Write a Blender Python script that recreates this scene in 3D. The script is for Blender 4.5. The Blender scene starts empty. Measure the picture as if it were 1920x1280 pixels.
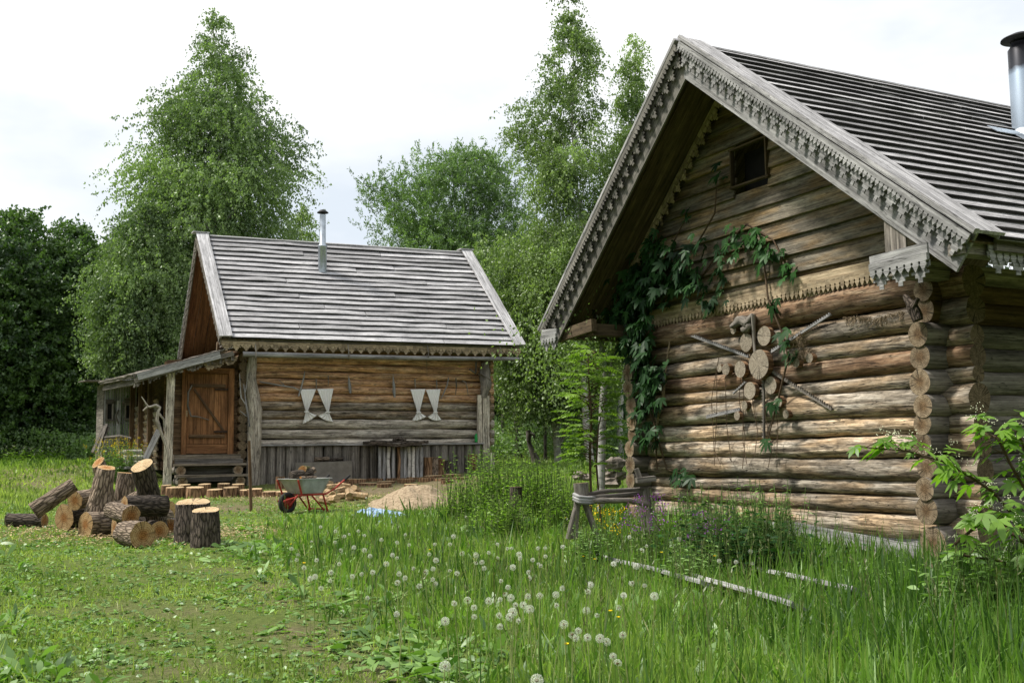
import bpy, math, random
import numpy as np
from mathutils import Vector, Matrix, noise as mnoise
SC = bpy.context.scene
COL = SC.collection
rng = np.random.default_rng(7)
random.seed(7)
PI = math.pi

# ------------------------------------------------------------------ camera, sky, sun, exposure
FPX = 2000.0; PITCH = math.atan(210/FPX); ROLL = .0113; EYE = 1.15
cF = np.array([0, math.cos(PITCH), math.sin(PITCH)]); U0 = np.array([0, -math.sin(PITCH), math.cos(PITCH)]); R0 = np.array([1., 0, 0])
cU = U0*math.cos(ROLL)+R0*math.sin(ROLL); cR = R0*math.cos(ROLL)-U0*math.sin(ROLL)
cO = np.array([0, 0, EYE])
cam = bpy.data.cameras.new('camera'); camo = bpy.data.objects.new('camera', cam); COL.objects.link(camo)
M = Matrix([[cR[i], cU[i], -cF[i], cO[i]] for i in range(3)]+[[0, 0, 0, 1]])
camo.matrix_world = M
cam.sensor_width = 36; cam.lens = 36*FPX/1920; cam.clip_end = 1000; cam.clip_start = .05
cam.dof.use_dof = True; cam.dof.focus_distance = 13.0; cam.dof.aperture_fstop = 13
SC.camera = camo

SUN_EL = math.radians(56); SUN_V = np.array([-1.0, .02])          # horizontal direction towards the sun
SUN_V = SUN_V/np.linalg.norm(SUN_V)
S3 = Vector((SUN_V[0]*math.cos(SUN_EL), SUN_V[1]*math.cos(SUN_EL), math.sin(SUN_EL)))
w = bpy.data.worlds.new('World'); SC.world = w; w.use_nodes = True
nt = w.node_tree; nt.nodes.clear()
sky = nt.nodes.new('ShaderNodeTexSky'); sky.sky_type = 'NISHITA'; sky.sun_disc = False
sky.sun_elevation = SUN_EL; sky.sun_rotation = math.atan2(SUN_V[0], SUN_V[1])
sky.air_density = 1.0; sky.dust_density = 2.0
tc = nt.nodes.new('ShaderNodeTexCoord')
mp = nt.nodes.new('ShaderNodeMapping'); mp.inputs['Scale'].default_value = (1, 1, 2.2); mp.inputs['Location'].default_value = (3.1, .4, .2)
nz = nt.nodes.new('ShaderNodeTexNoise'); nz.inputs['Scale'].default_value = 1.9; nz.inputs['Detail'].default_value = 6; nz.inputs['Roughness'].default_value = .55
rp = nt.nodes.new('ShaderNodeValToRGB'); rp.color_ramp.elements[0].position = .40; rp.color_ramp.elements[1].position = .60
rp.color_ramp.elements[0].color = (.15, .15, .15, 1)
mx = nt.nodes.new('ShaderNodeMix'); mx.data_type = 'RGBA'
cl = nt.nodes.new('ShaderNodeRGB'); cl.outputs[0].default_value = (13.2, 13.3, 13.4, 1)   # bright thin cloud, in the sky texture's own units
bg = nt.nodes.new('ShaderNodeBackground'); bg.inputs['Strength'].default_value = .070
ow = nt.nodes.new('ShaderNodeOutputWorld')
skm = nt.nodes.new('ShaderNodeMix'); skm.data_type = 'RGBA'; skm.inputs[0].default_value = .75
skm.inputs[7].default_value = (10.2, 11.3, 12.5, 1)
L = nt.links.new
L(tc.outputs['Generated'], mp.inputs[0]); L(mp.outputs[0], nz.inputs['Vector']); L(nz.outputs['Fac'], rp.inputs[0])
L(sky.outputs[0], skm.inputs[6])
L(rp.outputs[0], mx.inputs[0]); L(skm.outputs[2], mx.inputs[6]); L(cl.outputs[0], mx.inputs[7]); L(mx.outputs[2], bg.inputs[0]); L(bg.outputs[0], ow.inputs[0])
sl = bpy.data.lights.new('sun', 'SUN'); sl.energy = 4.2; sl.angle = math.radians(8); sl.color = (1, .95, .87)
so = bpy.data.objects.new('sun', sl); COL.objects.link(so)
so.rotation_euler = (-S3).to_track_quat('-Z', 'Y').to_euler(); so.location = (-20, -10, 30)
SC.view_settings.view_transform = 'Standard'; SC.view_settings.look = 'None'; SC.view_settings.gamma = 1
SC.view_settings.exposure = .34
SC.view_settings.use_curve_mapping = False
SC.cycles.max_bounces = 6; SC.cycles.diffuse_bounces = 2; SC.cycles.transmission_bounces = 3; SC.cycles.transparent_max_bounces = 6
SC.cycles.use_denoising = True

# ------------------------------------------------------------------ pixel -> world while laying out (the photograph is 1920 x 1280)
def ray(px, py): return cF + cR*(px-960)/FPX + cU*(640-py)/FPX
def atY(px, py, Y):
    d = ray(px, py); return cO + d*(Y/d[1])
def onplane(px, py, P, n):
    d = ray(px, py); return cO + d*(np.dot(np.asarray(P)-cO, n)/np.dot(d, n))

# ground height: gentle slope fitted through measured points
GP = np.array([
 (0, 0, .0), (-6, 0, .1), (8, 2, -.1), (0, 4.9, .10), (-3, 5, .12), (3, 5, .04), (3.8, 10, -.08), (6.5, 9, -.15), (-3.7, 11.3, .20), (0, 11, .1), (-8, 11, .3),
 (1.6, 14, .18), (4, 15, .1), (10, 15, -.1), (-3.3, 18, .20), (-1.7, 17.5, .18), (1.5, 19, .3), (-6.7, 22.4, .27), (-9.5, 21, .38), (-2.5, 22.2, .32), (-6, 24.5, .54), (-.7, 26, .72), (-4, 27, .66), (-8.2, 24.3, .6),
 (-9, 29, .9), (-10.6, 29.5, 1.15), (3, 27, .9), (8, 25, .6), (-15.2, 35, 1.05), (-13, 26, .55), (-21, 50, 2.0), (-5, 42, 1.5), (0, 50, 2.5), (12, 45, 2.0), (25, 30, .8), (-40, 40, 1.7), (-40, 90, 3.), (0, 90, 4.5), (50, 90, 4.), (90, 30, 1), (-90, 30, 1), (0, -40, -.5), (60, -30, -1), (-60, -30, 0), (-200, 100, 4), (200, 100, 4), (0, 200, 7), (0, -200, -2)])
def G(X, Y):
    X = np.atleast_1d(np.asarray(X, float)); Y = np.atleast_1d(np.asarray(Y, float))
    out = np.empty(X.shape)
    for i in range(0, X.size, 20000):
        x = X.ravel()[i:i+20000, None]; y = Y.ravel()[i:i+20000, None]
        d2 = (x-GP[:, 0])**2+(y-GP[:, 1])**2
        wgt = 1/(d2+.8+.01*(GP[:, 0]**2+GP[:, 1]**2)*.3)**1.7
        out.ravel()[i:i+20000] = (wgt*GP[:, 2]).sum(1)/wgt.sum(1)
    return out
def g1(x, y): return float(G(x, y)[0])
def gnd(px, py):
    d = ray(px, py); lo, hi = 2., 120.
    s = np.arange(2, 120, .1); P = cO[None]+d[None]*s[:, None]
    k = np.nonzero(P[:, 2] < G(P[:, 0], P[:, 1]))[0]
    if len(k) == 0: return cO+d*60
    a = s[max(k[0]-1, 0)]; b = s[k[0]]
    for _ in range(20):
        m = (a+b)/2; p = cO+d*m
        if p[2] < g1(p[0], p[1]): b = m
        else: a = m
    return cO+d*b

# ------------------------------------------------------------------ mesh builder
ORG = {}
def vec(a): return np.asarray(a, float)
def nrm(a):
    a = np.asarray(a, float); return a/np.linalg.norm(a)
class MB:
    def __init__(s): s.v = []; s.f = []; s.m = []; s.g = []; s.r = []; s.n = 0; s.sm = []
    def add(s, v, f, g=None, r=None, m=0, smooth=False):
        v = np.asarray(v, float); k = len(v)
        if g is None: g = v
        if r is None: r = random.random()
        s.v.append(v); s.g.append(np.asarray(g, float)); s.r.append(np.full(k, r))
        for q in f:
            s.f.append([i+s.n for i in q])
        if np.isscalar(m): s.m += [m]*len(f)
        else: s.m += list(m)
        s.sm += [smooth]*len(f)
        s.n += k
    def build(s, name, mats, parent=None, origin=None, bevel=0):
        V = np.concatenate(s.v)
        if parent is not None: o0 = ORG[parent.name]
        elif origin is not None: o0 = vec(origin)
        else: o0 = np.array([V[:, 0].mean(), V[:, 1].mean(), V[:, 2].min()])
        me = bpy.data.meshes.new(name)
        me.from_pydata((V-o0).tolist(), [], s.f)
        a = me.attributes.new('gc', 'FLOAT_VECTOR', 'POINT'); a.data.foreach_set('vector', np.concatenate(s.g).astype('f').ravel())
        a = me.attributes.new('rnd', 'FLOAT', 'POINT'); a.data.foreach_set('value', np.concatenate(s.r).astype('f'))
        if not isinstance(mats, (list, tuple)): mats = [mats]
        for m in mats: me.materials.append(m)
        me.polygons.foreach_set('material_index', np.minimum(np.array(s.m, 'i'), len(mats)-1))
        me.polygons.foreach_set('use_smooth', np.array(s.sm, bool))
        me.update()
        o = bpy.data.objects.new(name, me); COL.objects.link(o)
        if parent is not None: o.parent = parent
        else: o.location = o0
        ORG[o.name] = o0
        if bevel:
            b = o.modifiers.new('edge', 'BEVEL'); b.width = bevel; b.segments = 1; b.limit_method = 'ANGLE'
        return o
    # -- oriented plank p0->p1; wd = width direction; wobbling edges
    def plank(s, p0, p1, wd, w, t, segs=1, wob=0., m=0, r=None, skew=0, w1=None, cup=0):
        p0 = vec(p0); p1 = vec(p1); ax = nrm(p1-p0); ln = np.linalg.norm(p1-p0)
        wd = vec(wd); wd = nrm(wd-ax*np.dot(wd, ax)); td = np.cross(ax, wd)
        if r is None: r = random.random()
        off = r*50
        if w1 is None: w1 = w
        v = []; g = []; f = []
        ph = random.random()*100
        for i in range(segs+1):
            u = i/segs; c = p0+(p1-p0)*u
            ww = w+(w1-w)*u
            dt = wob*mnoise.noise((ph+u*ln*1.3, 0, 0)); da = wob*mnoise.noise((ph+u*ln*1.9, 5, 0)); db = wob*mnoise.noise((ph+u*ln*1.9, 9, 0))
            for (a, b) in ((-1, -1), (1, -1), (1, 1), (-1, 1)):
                e = (da if a < 0 else db)
                sk = skew*a if i in (0, segs) else 0
                v.append(c+wd*(a*ww/2+e)+td*(b*t/2+dt)+ax*sk)
                g.append((off+u*ln, off+a*ww/2+e, b*t/2))
        for i in range(segs):
            o = i*4
            for k in range(4):
                k2 = (k+1) % 4
                f.append((o+k, o+k2, o+4+k2, o+4+k))
        f.append((3, 2, 1, 0)); o = segs*4; f.append((o, o+1, o+2, o+3))
        s.add(v, f, g, r, m)
    # -- tube through points with radii, rough = radial noise, cap material index
    def tube(s, pts, rad, n=10, rough=0., m=0, mcap=None, caps=True, r=None, smooth=True, sub=1, nfreq=3., tilt0=None, tilt1=None, flat=None):
        pts = [vec(p) for p in pts]
        if np.isscalar(rad): rad = [rad]*len(pts)
        if sub > 1:
            P = []; Q = []
            for i in range(len(pts)-1):
                for k in range(sub): P.append(pts[i]+(pts[i+1]-pts[i])*k/sub); Q.append(rad[i]+(rad[i+1]-rad[i])*k/sub)
            P.append(pts[-1]); Q.append(rad[-1]); pts, rad = P, Q
        if r is None: r = random.random()
        off = r*37; ph = random.random()*100
        N = len(pts); v = []; g = []; f = []
        t = nrm(pts[1]-pts[0]); x = np.cross(t, (0, 0, 1.))
        if np.linalg.norm(x) < .1: x = np.cross(t, (1., 0, 0))
        x = nrm(x); acc = 0
        for i in range(N):
            if i: acc += np.linalg.norm(pts[i]-pts[i-1])
            tt = nrm(pts[min(i+1, N-1)]-pts[max(i-1, 0)])
            x = nrm(x-tt*np.dot(x, tt)); y = np.cross(tt, x)
            til = None
            if i == 0 and tilt0 is not None: til = tilt0
            if i == N-1 and tilt1 is not None: til = tilt1
            for k in range(n):
                a = 2*PI*k/n; rr = rad[i]
                if rough: rr = rr*(1+rough*mnoise.noise((ph+math.cos(a)*nfreq*.4, math.sin(a)*nfreq*.4, acc*nfreq))+rough*.5*mnoise.noise((ph+math.cos(a)*nfreq*1.5, math.sin(a)*nfreq*1.5, acc*nfreq*2.4)))
                d = x*math.cos(a)*rr+y*math.sin(a)*rr*(flat or 1)
                q = pts[i]+d
                if til is not None: q = q-tt*(np.dot(d, til)/max(.2, np.dot(tt, til)))
                v.append(q); g.append((off+acc, math.cos(a)*rr+off, math.sin(a)*rr))
        for i in range(N-1):
            for k in range(n):
                k2 = (k+1) % n
                f.append((i*n+k, i*n+k2, (i+1)*n+k2, (i+1)*n+k))
        s.add(v, f, g, r, m, smooth)
        if caps:
            mc = m if mcap is None else mcap
            for e in (0, N-1):
                ring = v[e*n:(e+1)*n]; c = np.mean(ring, axis=0)
                gg = [(off+e, g[e*n+k][1]-off, g[e*n+k][2]) for k in range(n)]
                gcn = [(off+e, 0, 0)]
                ff = [(k, (k+1) % n, n) if e else ((k+1) % n, k, n) for k in range(n)]
                s.add(ring+[c], ff, gg+gcn, r, mc)
    def box(s, c, ax, ay, az, hx, hy, hz, m=0, r=None):
        c = vec(c); ax = nrm(ax)*hx; s.plank(c-ax, c+ax, ay, hy*2, hz*2, m=m, r=r)
    def prism(s, outline, O, X, Y, Z, th, m=0, r=None, gx=None):
        # outline in (x,y) of plane O+X*x+Y*y, extruded by th along Z
        O = vec(O); X = vec(X); Y = vec(Y); Z = vec(Z); n = len(outline)
        A = [O+X*a+Y*b for a, b in outline]; B = [p+Z*th for p in A]
        if r is None: r = random.random()
        g = [(a+r*20, b, 0) for a, b in outline]+[(a+r*20, b, th) for a, b in outline]
        f = [tuple(range(n)), tuple(range(2*n-1, n-1, -1))]+[(i, n+i, n+(i+1) % n, (i+1) % n) for i in range(n)]
        s.add(A+B, f, g, r, m)
    def lathe(s, c, prof, n=20, m=0, axis=(0, 0, 1), smooth=True):
        c = vec(c); z = nrm(axis); x = nrm(np.cross(z, (0.3, 1, .1))); y = np.cross(z, x); v = []; f = []
        for (r, h) in prof:
            for k in range(n):
                a = 2*PI*k/n; v.append(c+z*h+(x*math.cos(a)+y*math.sin(a))*r)
        for i in range(len(prof)-1):
            for k in range(n):
                k2 = (k+1) % n; f.append((i*n+k, i*n+k2, (i+1)*n+k2, (i+1)*n+k))
        s.add(v, f, None, None, m, smooth)

def thing(name, label, cat, loc, group=None):
    o = bpy.data.objects.new(name, None); COL.objects.link(o); o.location = tuple(loc); o.empty_display_size = .2
    ORG[o.name] = vec(loc); return tag(o, label, cat, group)
def tag(o, label, cat, group=None, kind=None):
    if label: o['label'] = label
    if cat: o['category'] = cat
    if group: o['group'] = group
    if kind: o['kind'] = kind
    return o

# ------------------------------------------------------------------ materials
def newmat(name):
    m = bpy.data.materials.new(name); m.use_nodes = True; nt = m.node_tree
    for n in list(nt.nodes):
        if n.type != 'OUTPUT_MATERIAL': nt.nodes.remove(n)
    out = [n for n in nt.nodes][0]
    b = nt.nodes.new('ShaderNodeBsdfPrincipled'); nt.links.new(b.outputs[0], out.inputs[0])
    b.inputs['Specular IOR Level'].default_value = .25
    return m, nt, b, out
def nd(nt, typ, **kw):
    n = nt.nodes.new(typ)
    for k, v in kw.items():
        if hasattr(n, k): setattr(n, k, v)
        else: n.inputs[k].default_value = v
    return n
def ramp(nt, pts):
    r = nt.nodes.new('ShaderNodeValToRGB'); e = r.color_ramp.elements
    while len(e) < len(pts): e.new(.5)
    for i, (p, c) in enumerate(pts):
        e[i].position = p; e[i].color = (c[0], c[1], c[2], 1) if not np.isscalar(c) else (c, c, c, 1)
    return r
def attr(nt, name): return nd(nt, 'ShaderNodeAttribute', attribute_name=name)
def mixc(nt, fac, a, b, blend='MIX'):
    m = nt.nodes.new('ShaderNodeMix'); m.data_type = 'RGBA'; m.blend_type = blend
    for s, x in ((0, fac), (6, a), (7, b)):
        if hasattr(x, 'outputs'): nt.links.new(x.outputs[2 if x.bl_idname == 'ShaderNodeMix' else 0], m.inputs[s])
        elif hasattr(x, 'is_output'): nt.links.new(x, m.inputs[s])
        elif np.isscalar(x): m.inputs[s].default_value = x
        else: m.inputs[s].default_value = (x[0], x[1], x[2], 1)
    return m
def wood(name, cols, streak=(.8, 22, 22), vary=.35, bump=.35, rough=.85, tint2=None, crack=.5, stain=None, patch=.25):
    """weathered timber: cols = 3 colours dark, mid, light; grain runs along gc.x"""
    m, nt, b, out = newmat(name); L = nt.links.new
    a = attr(nt, 'gc'); mp = nd(nt, 'ShaderNodeMapping'); mp.inputs['Scale'].default_value = streak; L(a.outputs['Vector'], mp.inputs[0])
    n1 = nd(nt, 'ShaderNodeTexNoise', Scale=1.6, Detail=7, Roughness=.62); L(mp.outputs[0], n1.inputs['Vector'])
    n1.inputs['Distortion'].default_value = .4
    r1 = ramp(nt, [(.30, cols[0]), (.5, cols[1]), (.72, cols[2])]); L(n1.outputs['Fac'], r1.inputs[0])
    # hand-sized patches of bleached and dirty wood
    mp6 = nd(nt, 'ShaderNodeMapping'); mp6.inputs['Scale'].default_value = (5.5, 17, 17); L(a.outputs['Vector'], mp6.inputs[0])
    n6 = nd(nt, 'ShaderNodeTexNoise', Scale=1.3, Detail=5, Roughness=.7); n6.inputs['Distortion'].default_value = .8; L(mp6.outputs[0], n6.inputs['Vector'])
    r7 = ramp(nt, [(.34, 1-patch), (.5, 1.0), (.66, 1+patch*.75)]); L(n6.outputs['Fac'], r7.inputs[0]); r1 = mixc(nt, 1., r1, r7, 'MULTIPLY')
    # large patches
    mp2 = nd(nt, 'ShaderNodeMapping'); mp2.inputs['Scale'].default_value = (1.1, 5, 5); L(a.outputs['Vector'], mp2.inputs[0])
    n2 = nd(nt, 'ShaderNodeTexNoise', Scale=1.4, Detail=4); L(mp2.outputs[0], n2.inputs['Vector'])
    r2 = ramp(nt, [(.33, .68), (.66, 1.15)]); L(n2.outputs['Fac'], r2.inputs[0])
    c = mixc(nt, 1., r1, r2, 'MULTIPLY')
    if tint2 is not None:
        n4 = nd(nt, 'ShaderNodeTexNoise', Scale=1.1, Detail=3); L(mp2.outputs[0], n4.inputs['Vector'])
        r4 = ramp(nt, [(.42, 0), (.62, 1)]); L(n4.outputs['Fac'], r4.inputs[0])
        c = mixc(nt, r4, c, mixc(nt, 1., c, tint2, 'MULTIPLY'))
    rn = attr(nt, 'rnd'); r3 = ramp(nt, [(0, 1-vary), (1, 1+vary*.6)]); L(rn.outputs['Fac'], r3.inputs[0])
    c = mixc(nt, 1., c, r3, 'MULTIPLY')
    # knots
    mp3 = nd(nt, 'ShaderNodeMapping'); mp3.inputs['Scale'].default_value = (1.6, 6, 6); L(a.outputs['Vector'], mp3.inputs[0])
    vo = nd(nt, 'ShaderNodeTexVoronoi', Scale=1.5); L(mp3.outputs[0], vo.inputs['Vector'])
    r5 = ramp(nt, [(.03, .35), (.12, 1)]); L(vo.outputs['Distance'], r5.inputs[0])
    c = mixc(nt, .8, c, r5, 'MULTIPLY')
    # drying cracks
    mp4 = nd(nt, 'ShaderNodeMapping'); mp4.inputs['Scale'].default_value = (.9, 16, 16); L(a.outputs['Vector'], mp4.inputs[0])
    n5 = nd(nt, 'ShaderNodeTexNoise', Scale=1.2, Detail=2); L(mp4.outputs[0], n5.inputs['Vector'])
    r6 = ramp(nt, [(.485, 1), (.5, 1-crack), (.515, 1)]); L(n5.outputs['Fac'], r6.inputs[0])
    c = mixc(nt, 1., c, r6, 'MULTIPLY')
    L(c.outputs[2], b.inputs['Base Color']); b.inputs['Roughness'].default_value = rough
    bp = nd(nt, 'ShaderNodeBump', Strength=bump, Distance=.02)
    mu = nd(nt, 'ShaderNodeMath', operation='MULTIPLY'); L(n1.outputs['Fac'], mu.inputs[0]); L(r6.outputs[0], mu.inputs[1])
    L(mu.outputs[0], bp.inputs['Height']); L(bp.outputs[0], b.inputs['Normal'])
    return m
def endgrain(name, cols, freq=60, heart=None):
    m, nt, b, out = newmat(name); L = nt.links.new
    a = attr(nt, 'gc'); sp = nd(nt, 'ShaderNodeSeparateXYZ'); L(a.outputs['Vector'], sp.inputs[0])
    cb = nd(nt, 'ShaderNodeCombineXYZ'); L(sp.outputs[1], cb.inputs[0]); L(sp.outputs[2], cb.inputs[1])
    rn = attr(nt, 'rnd')
    nz0 = nd(nt, 'ShaderNodeTexNoise', Scale=9., Detail=3); L(a.outputs['Vector'], nz0.inputs['Vector'])
    ln = nd(nt, 'ShaderNodeVectorMath', operation='LENGTH'); L(cb.outputs[0], ln.inputs[0])
    ad = nd(nt, 'ShaderNodeMath', operation='MULTIPLY_ADD'); L(nz0.outputs['Fac'], ad.inputs[0]); ad.inputs[1].default_value = .03; L(ln.outputs['Value'], ad.inputs[2])
    mu = nd(nt, 'ShaderNodeMath', operation='MULTIPLY'); L(ad.outputs[0], mu.inputs[0]); mu.inputs[1].default_value = freq*6.28
    si = nd(nt, 'ShaderNodeMath', operation='SINE'); L(mu.outputs[0], si.inputs[0])
    n2 = nd(nt, 'ShaderNodeTexNoise', Scale=26., Detail=5, Roughness=.7); L(a.outputs['Vector'], n2.inputs['Vector'])
    m2 = nd(nt, 'ShaderNodeMath', operation='MULTIPLY_ADD'); L(si.outputs[0], m2.inputs[0]); m2.inputs[1].default_value = .13; L(n2.outputs['Fac'], m2.inputs[2])
    r1 = ramp(nt, [(.25, cols[0]), (.5, cols[1]), (.75, cols[2])]); L(m2.outputs[0], r1.inputs[0])
    c = r1
    r3 = ramp(nt, [(0, .75), (1, 1.15)]); L(rn.outputs['Fac'], r3.inputs[0]); c = mixc(nt, 1., c, r3, 'MULTIPLY')
    if heart is not None:
        rh = ramp(nt, [(.045, 1), (.10, 0)]); L(ad.outputs[0], rh.inputs[0])
        c = mixc(nt, rh, c, mixc(nt, 1., c, heart, 'MULTIPLY'))
    # radial drying cracks
    at = nd(nt, 'ShaderNodeMath', operation='ARCTAN2'); L(sp.outputs[1], at.inputs[0]); L(sp.outputs[2], at.inputs[1])
    c2 = nd(nt, 'ShaderNodeCombineXYZ'); L(at.outputs[0], c2.inputs[0]); L(sp.outputs[0], c2.inputs[1])
    n5 = nd(nt, 'ShaderNodeTexNoise', Scale=2.3, Detail=1); L(c2.outputs[0], n5.inputs['Vector'])
    r6 = ramp(nt, [(.478, 1), (.5, .10), (.522, 1)]); L(n5.outputs['Fac'], r6.inputs[0])
    c = mixc(nt, 1., c, r6, 'MULTIPLY')
    L(c.outputs[2], b.inputs['Base Color']); b.inputs['Roughness'].default_value = .9
    bp = nd(nt, 'ShaderNodeBump', Strength=.3, Distance=.01); L(m2.outputs[0], bp.inputs['Height']); L(bp.outputs[0], b.inputs['Normal'])
    return m
def barkmat(name, dark, light, sc=(5, 26, 26), bump=1., birch=False):
    m, nt, b, out = newmat(name); L = nt.links.new
    a = attr(nt, 'gc'); mp = nd(nt, 'ShaderNodeMapping'); mp.inputs['Scale'].default_value = sc; L(a.outputs['Vector'], mp.inputs[0])
    n0 = nd(nt, 'ShaderNodeTexNoise', Scale=.7, Detail=4); L(mp.outputs[0], n0.inputs['Vector'])
    mv = nd(nt, 'ShaderNodeMix', data_type='VECTOR'); mv.inputs[0].default_value = .5
    L(mp.outputs[0], mv.inputs[4]); L(n0.outputs['Color'], mv.inputs[5])
    vo = nd(nt, 'ShaderNodeTexVoronoi', feature='DISTANCE_TO_EDGE', Scale=1.6); L(mv.outputs[1], vo.inputs['Vector'])
    r0 = ramp(nt, [(0, 0), (.22, 1)]); L(vo.outputs['Distance'], r0.inputs[0])
    n1 = nd(nt, 'ShaderNodeTexNoise', Scale=2.5, Detail=6, Roughness=.7); L(mp.outputs[0], n1.inputs['Vector'])
    mu = nd(nt, 'ShaderNodeMath', operation='MULTIPLY_ADD'); L(r0.outputs[0], mu.inputs[0]); mu.inputs[1].default_value = .55; 
    m3 = nd(nt, 'ShaderNodeMath', operation='MULTIPLY'); L(n1.outputs['Fac'], m3.inputs[0]); m3.inputs[1].default_value = .6; L(m3.outputs[0], mu.inputs[2])
    if birch: r1 = ramp(nt, [(.18, dark), (.34, [x*.8 for x in light]), (.8, light)])
    else: r1 = ramp(nt, [(.22, dark), (.85, light)])
    L(mu.outputs[0], r1.inputs[0])
    rn = attr(nt, 'rnd'); r3 = ramp(nt, [(0, .75), (1, 1.2)]); L(rn.outputs['Fac'], r3.inputs[0])
    c = mixc(nt, 1., r1, r3, 'MULTIPLY')
    L(c.outputs[2], b.inputs['Base Color']); b.inputs['Roughness'].default_value = .95
    bp = nd(nt, 'ShaderNodeBump', Strength=bump, Distance=.03); L(mu.outputs[0], bp.inputs['Height']); L(bp.outputs[0], b.inputs['Normal'])
    return m
def plain(name, col, rough=.6, metal=0, var=.25, scale=6., bump=0., col2=None):
    m, nt, b, out = newmat(name); L = nt.links.new
    tc = nd(nt, 'ShaderNodeTexCoord'); n1 = nd(nt, 'ShaderNodeTexNoise', Scale=scale, Detail=6, Roughness=.65); L(tc.outputs['Object'], n1.inputs['Vector'])
    c2 = col2 or [min(1, x*(1+var)) for x in col]
    r = ramp(nt, [(.35, [x*(1-var) for x in col] if col2 is None else col), (.65, c2)]); L(n1.outputs['Fac'], r.inputs[0])
    L(r.outputs[0], b.inputs['Base Color']); b.inputs['Roughness'].default_value = rough; b.inputs['Metallic'].default_value = metal
    if bump:
        bp = nd(nt, 'ShaderNodeBump', Strength=bump, Distance=.02); L(n1.outputs['Fac'], bp.inputs['Height']); L(bp.outputs[0], b.inputs['Normal'])
    return m
def leafmat(name, c0, c1, trans=.35, gloss=.07):
    """leaf colours vary with the per-leaf attribute rnd"""
    m = bpy.data.materials.new(name); m.use_nodes = True; nt = m.node_tree; nt.nodes.clear(); L = nt.links.new
    out = nd(nt, 'ShaderNodeOutputMaterial')
    rn = attr(nt, 'rnd'); r = ramp(nt, [(0, c0), (.75, c1), (1, [min(1, x*1.25) for x in c1])]); L(rn.outputs['Fac'], r.inputs[0])
    d = nd(nt, 'ShaderNodeBsdfDiffuse'); t = nd(nt, 'ShaderNodeBsdfTranslucent'); gl = nd(nt, 'ShaderNodeBsdfGlossy', Roughness=.45)
    tm = mixc(nt, 1., r, (1.25, 1.5, .55), 'MULTIPLY')
    L(r.outputs[0], d.inputs[0]); L(tm.outputs[2], t.inputs[0]); gl.inputs[0].default_value = (.5, .52, .5, 1)
    a = nd(nt, 'ShaderNodeMixShader'); a.inputs[0].default_value = trans; L(d.outputs[0], a.inputs[1]); L(t.outputs[0], a.inputs[2])
    b = nd(nt, 'ShaderNodeMixShader'); b.inputs[0].default_value = gloss; L(a.outputs[0], b.inputs[1]); L(gl.outputs[0], b.inputs[2])
    L(b.outputs[0], out.inputs[0]); return m

W_LOG = wood('log_wood_grey_tan', ((.07, .055, .04), (.335, .285, .22), (.69, .62, .52)), (1.1, 15, 15), vary=.4, tint2=(1.04, .87, .68), crack=.88, bump=.9, patch=.5)
W_LOGO = wood('log_wood_orange', ((.15, .08, .04), (.54, .31, .165), (.80, .57, .36)), (1.1, 15, 15), vary=.35, tint2=(.78, .85, .92), crack=.85, bump=.8, patch=.4)
W_LOGM = wood('log_wood_tan_orange', ((.09, .05, .028), (.33, .20, .115), (.58, .43, .28)), (1.1, 15, 15), vary=.3, tint2=(.85, .92, 1.0), crack=.85, bump=.8, patch=.4)
W_LOGG = wood('log_wood_silver', ((.15, .125, .10), (.50, .44, .36), (.78, .72, .62)), (1.1, 15, 15), vary=.25, crack=.85, bump=.8, patch=.4)
E_LOG = endgrain('log_end_tan', ((.08, .058, .035), (.22, .165, .105), (.38, .30, .20)), 70, heart=(.6, .5, .4))
W_ROOFG = wood('roof_board_silver', ((.19, .187, .187), (.42, .41, .415), (.64, .63, .635)), (.5, 26, 26), patch=.22, vary=.28, crack=.6, bump=.5, rough=.6)
W_ROOFE = wood('roof_board_dark_edge', ((.012, .011, .01), (.03, .028, .026), (.07, .065, .06)), (1.5, 30, 30), vary=.3, bump=.8)
W_GREY = wood('weathered_grey_board', ((.12, .117, .115), (.29, .285, .28), (.45, .445, .44)), (.6, 24, 24), vary=.2, crack=.6)
W_COVER = wood('cover_board_grey', ((.18, .175, .175), (.38, .37, .37), (.58, .57, .57)), (.5, 26, 26), vary=.15, crack=.6, bump=.5)
W_ROOFR = wood('roof_board_grey', ((.18, .175, .175), (.40, .39, .39), (.64, .62, .62)), (.5, 26, 26), patch=.5, vary=.45, crack=.5, bump=.5)
W_GREYD = wood('dark_grey_board', ((.065, .058, .05), (.20, .178, .152), (.36, .325, .285)), (.6, 20, 20), vary=.3, crack=.7)
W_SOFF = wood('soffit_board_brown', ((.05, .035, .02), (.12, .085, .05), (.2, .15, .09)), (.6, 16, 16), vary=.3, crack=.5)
W_SIDE = wood('gable_board_mixed', ((.09, .078, .058), (.24, .21, .16), (.40, .355, .27)), (.8, 18, 18), patch=.35, vary=.5, tint2=(1.1, .85, .55), crack=.6)
W_DOOR = wood('door_board_orange', ((.10, .044, .017), (.27, .125, .052), (.40, .21, .095)), (.7, 18, 18), vary=.2, crack=.4, bump=.2)
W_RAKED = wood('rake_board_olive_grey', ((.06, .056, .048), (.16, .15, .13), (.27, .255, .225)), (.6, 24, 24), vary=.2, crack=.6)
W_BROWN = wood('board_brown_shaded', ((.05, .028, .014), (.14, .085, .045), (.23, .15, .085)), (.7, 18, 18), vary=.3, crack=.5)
W_TRIM = wood('carved_trim_tan', ((.16, .12, .075), (.40, .31, .20), (.56, .46, .32)), (.7, 18, 18), vary=.3, crack=.4)
W_STEP = wood('step_board', ((.08, .065, .05), (.2, .165, .125), (.33, .28, .22)), (.6, 18, 18), vary=.2, crack=.6)
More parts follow.
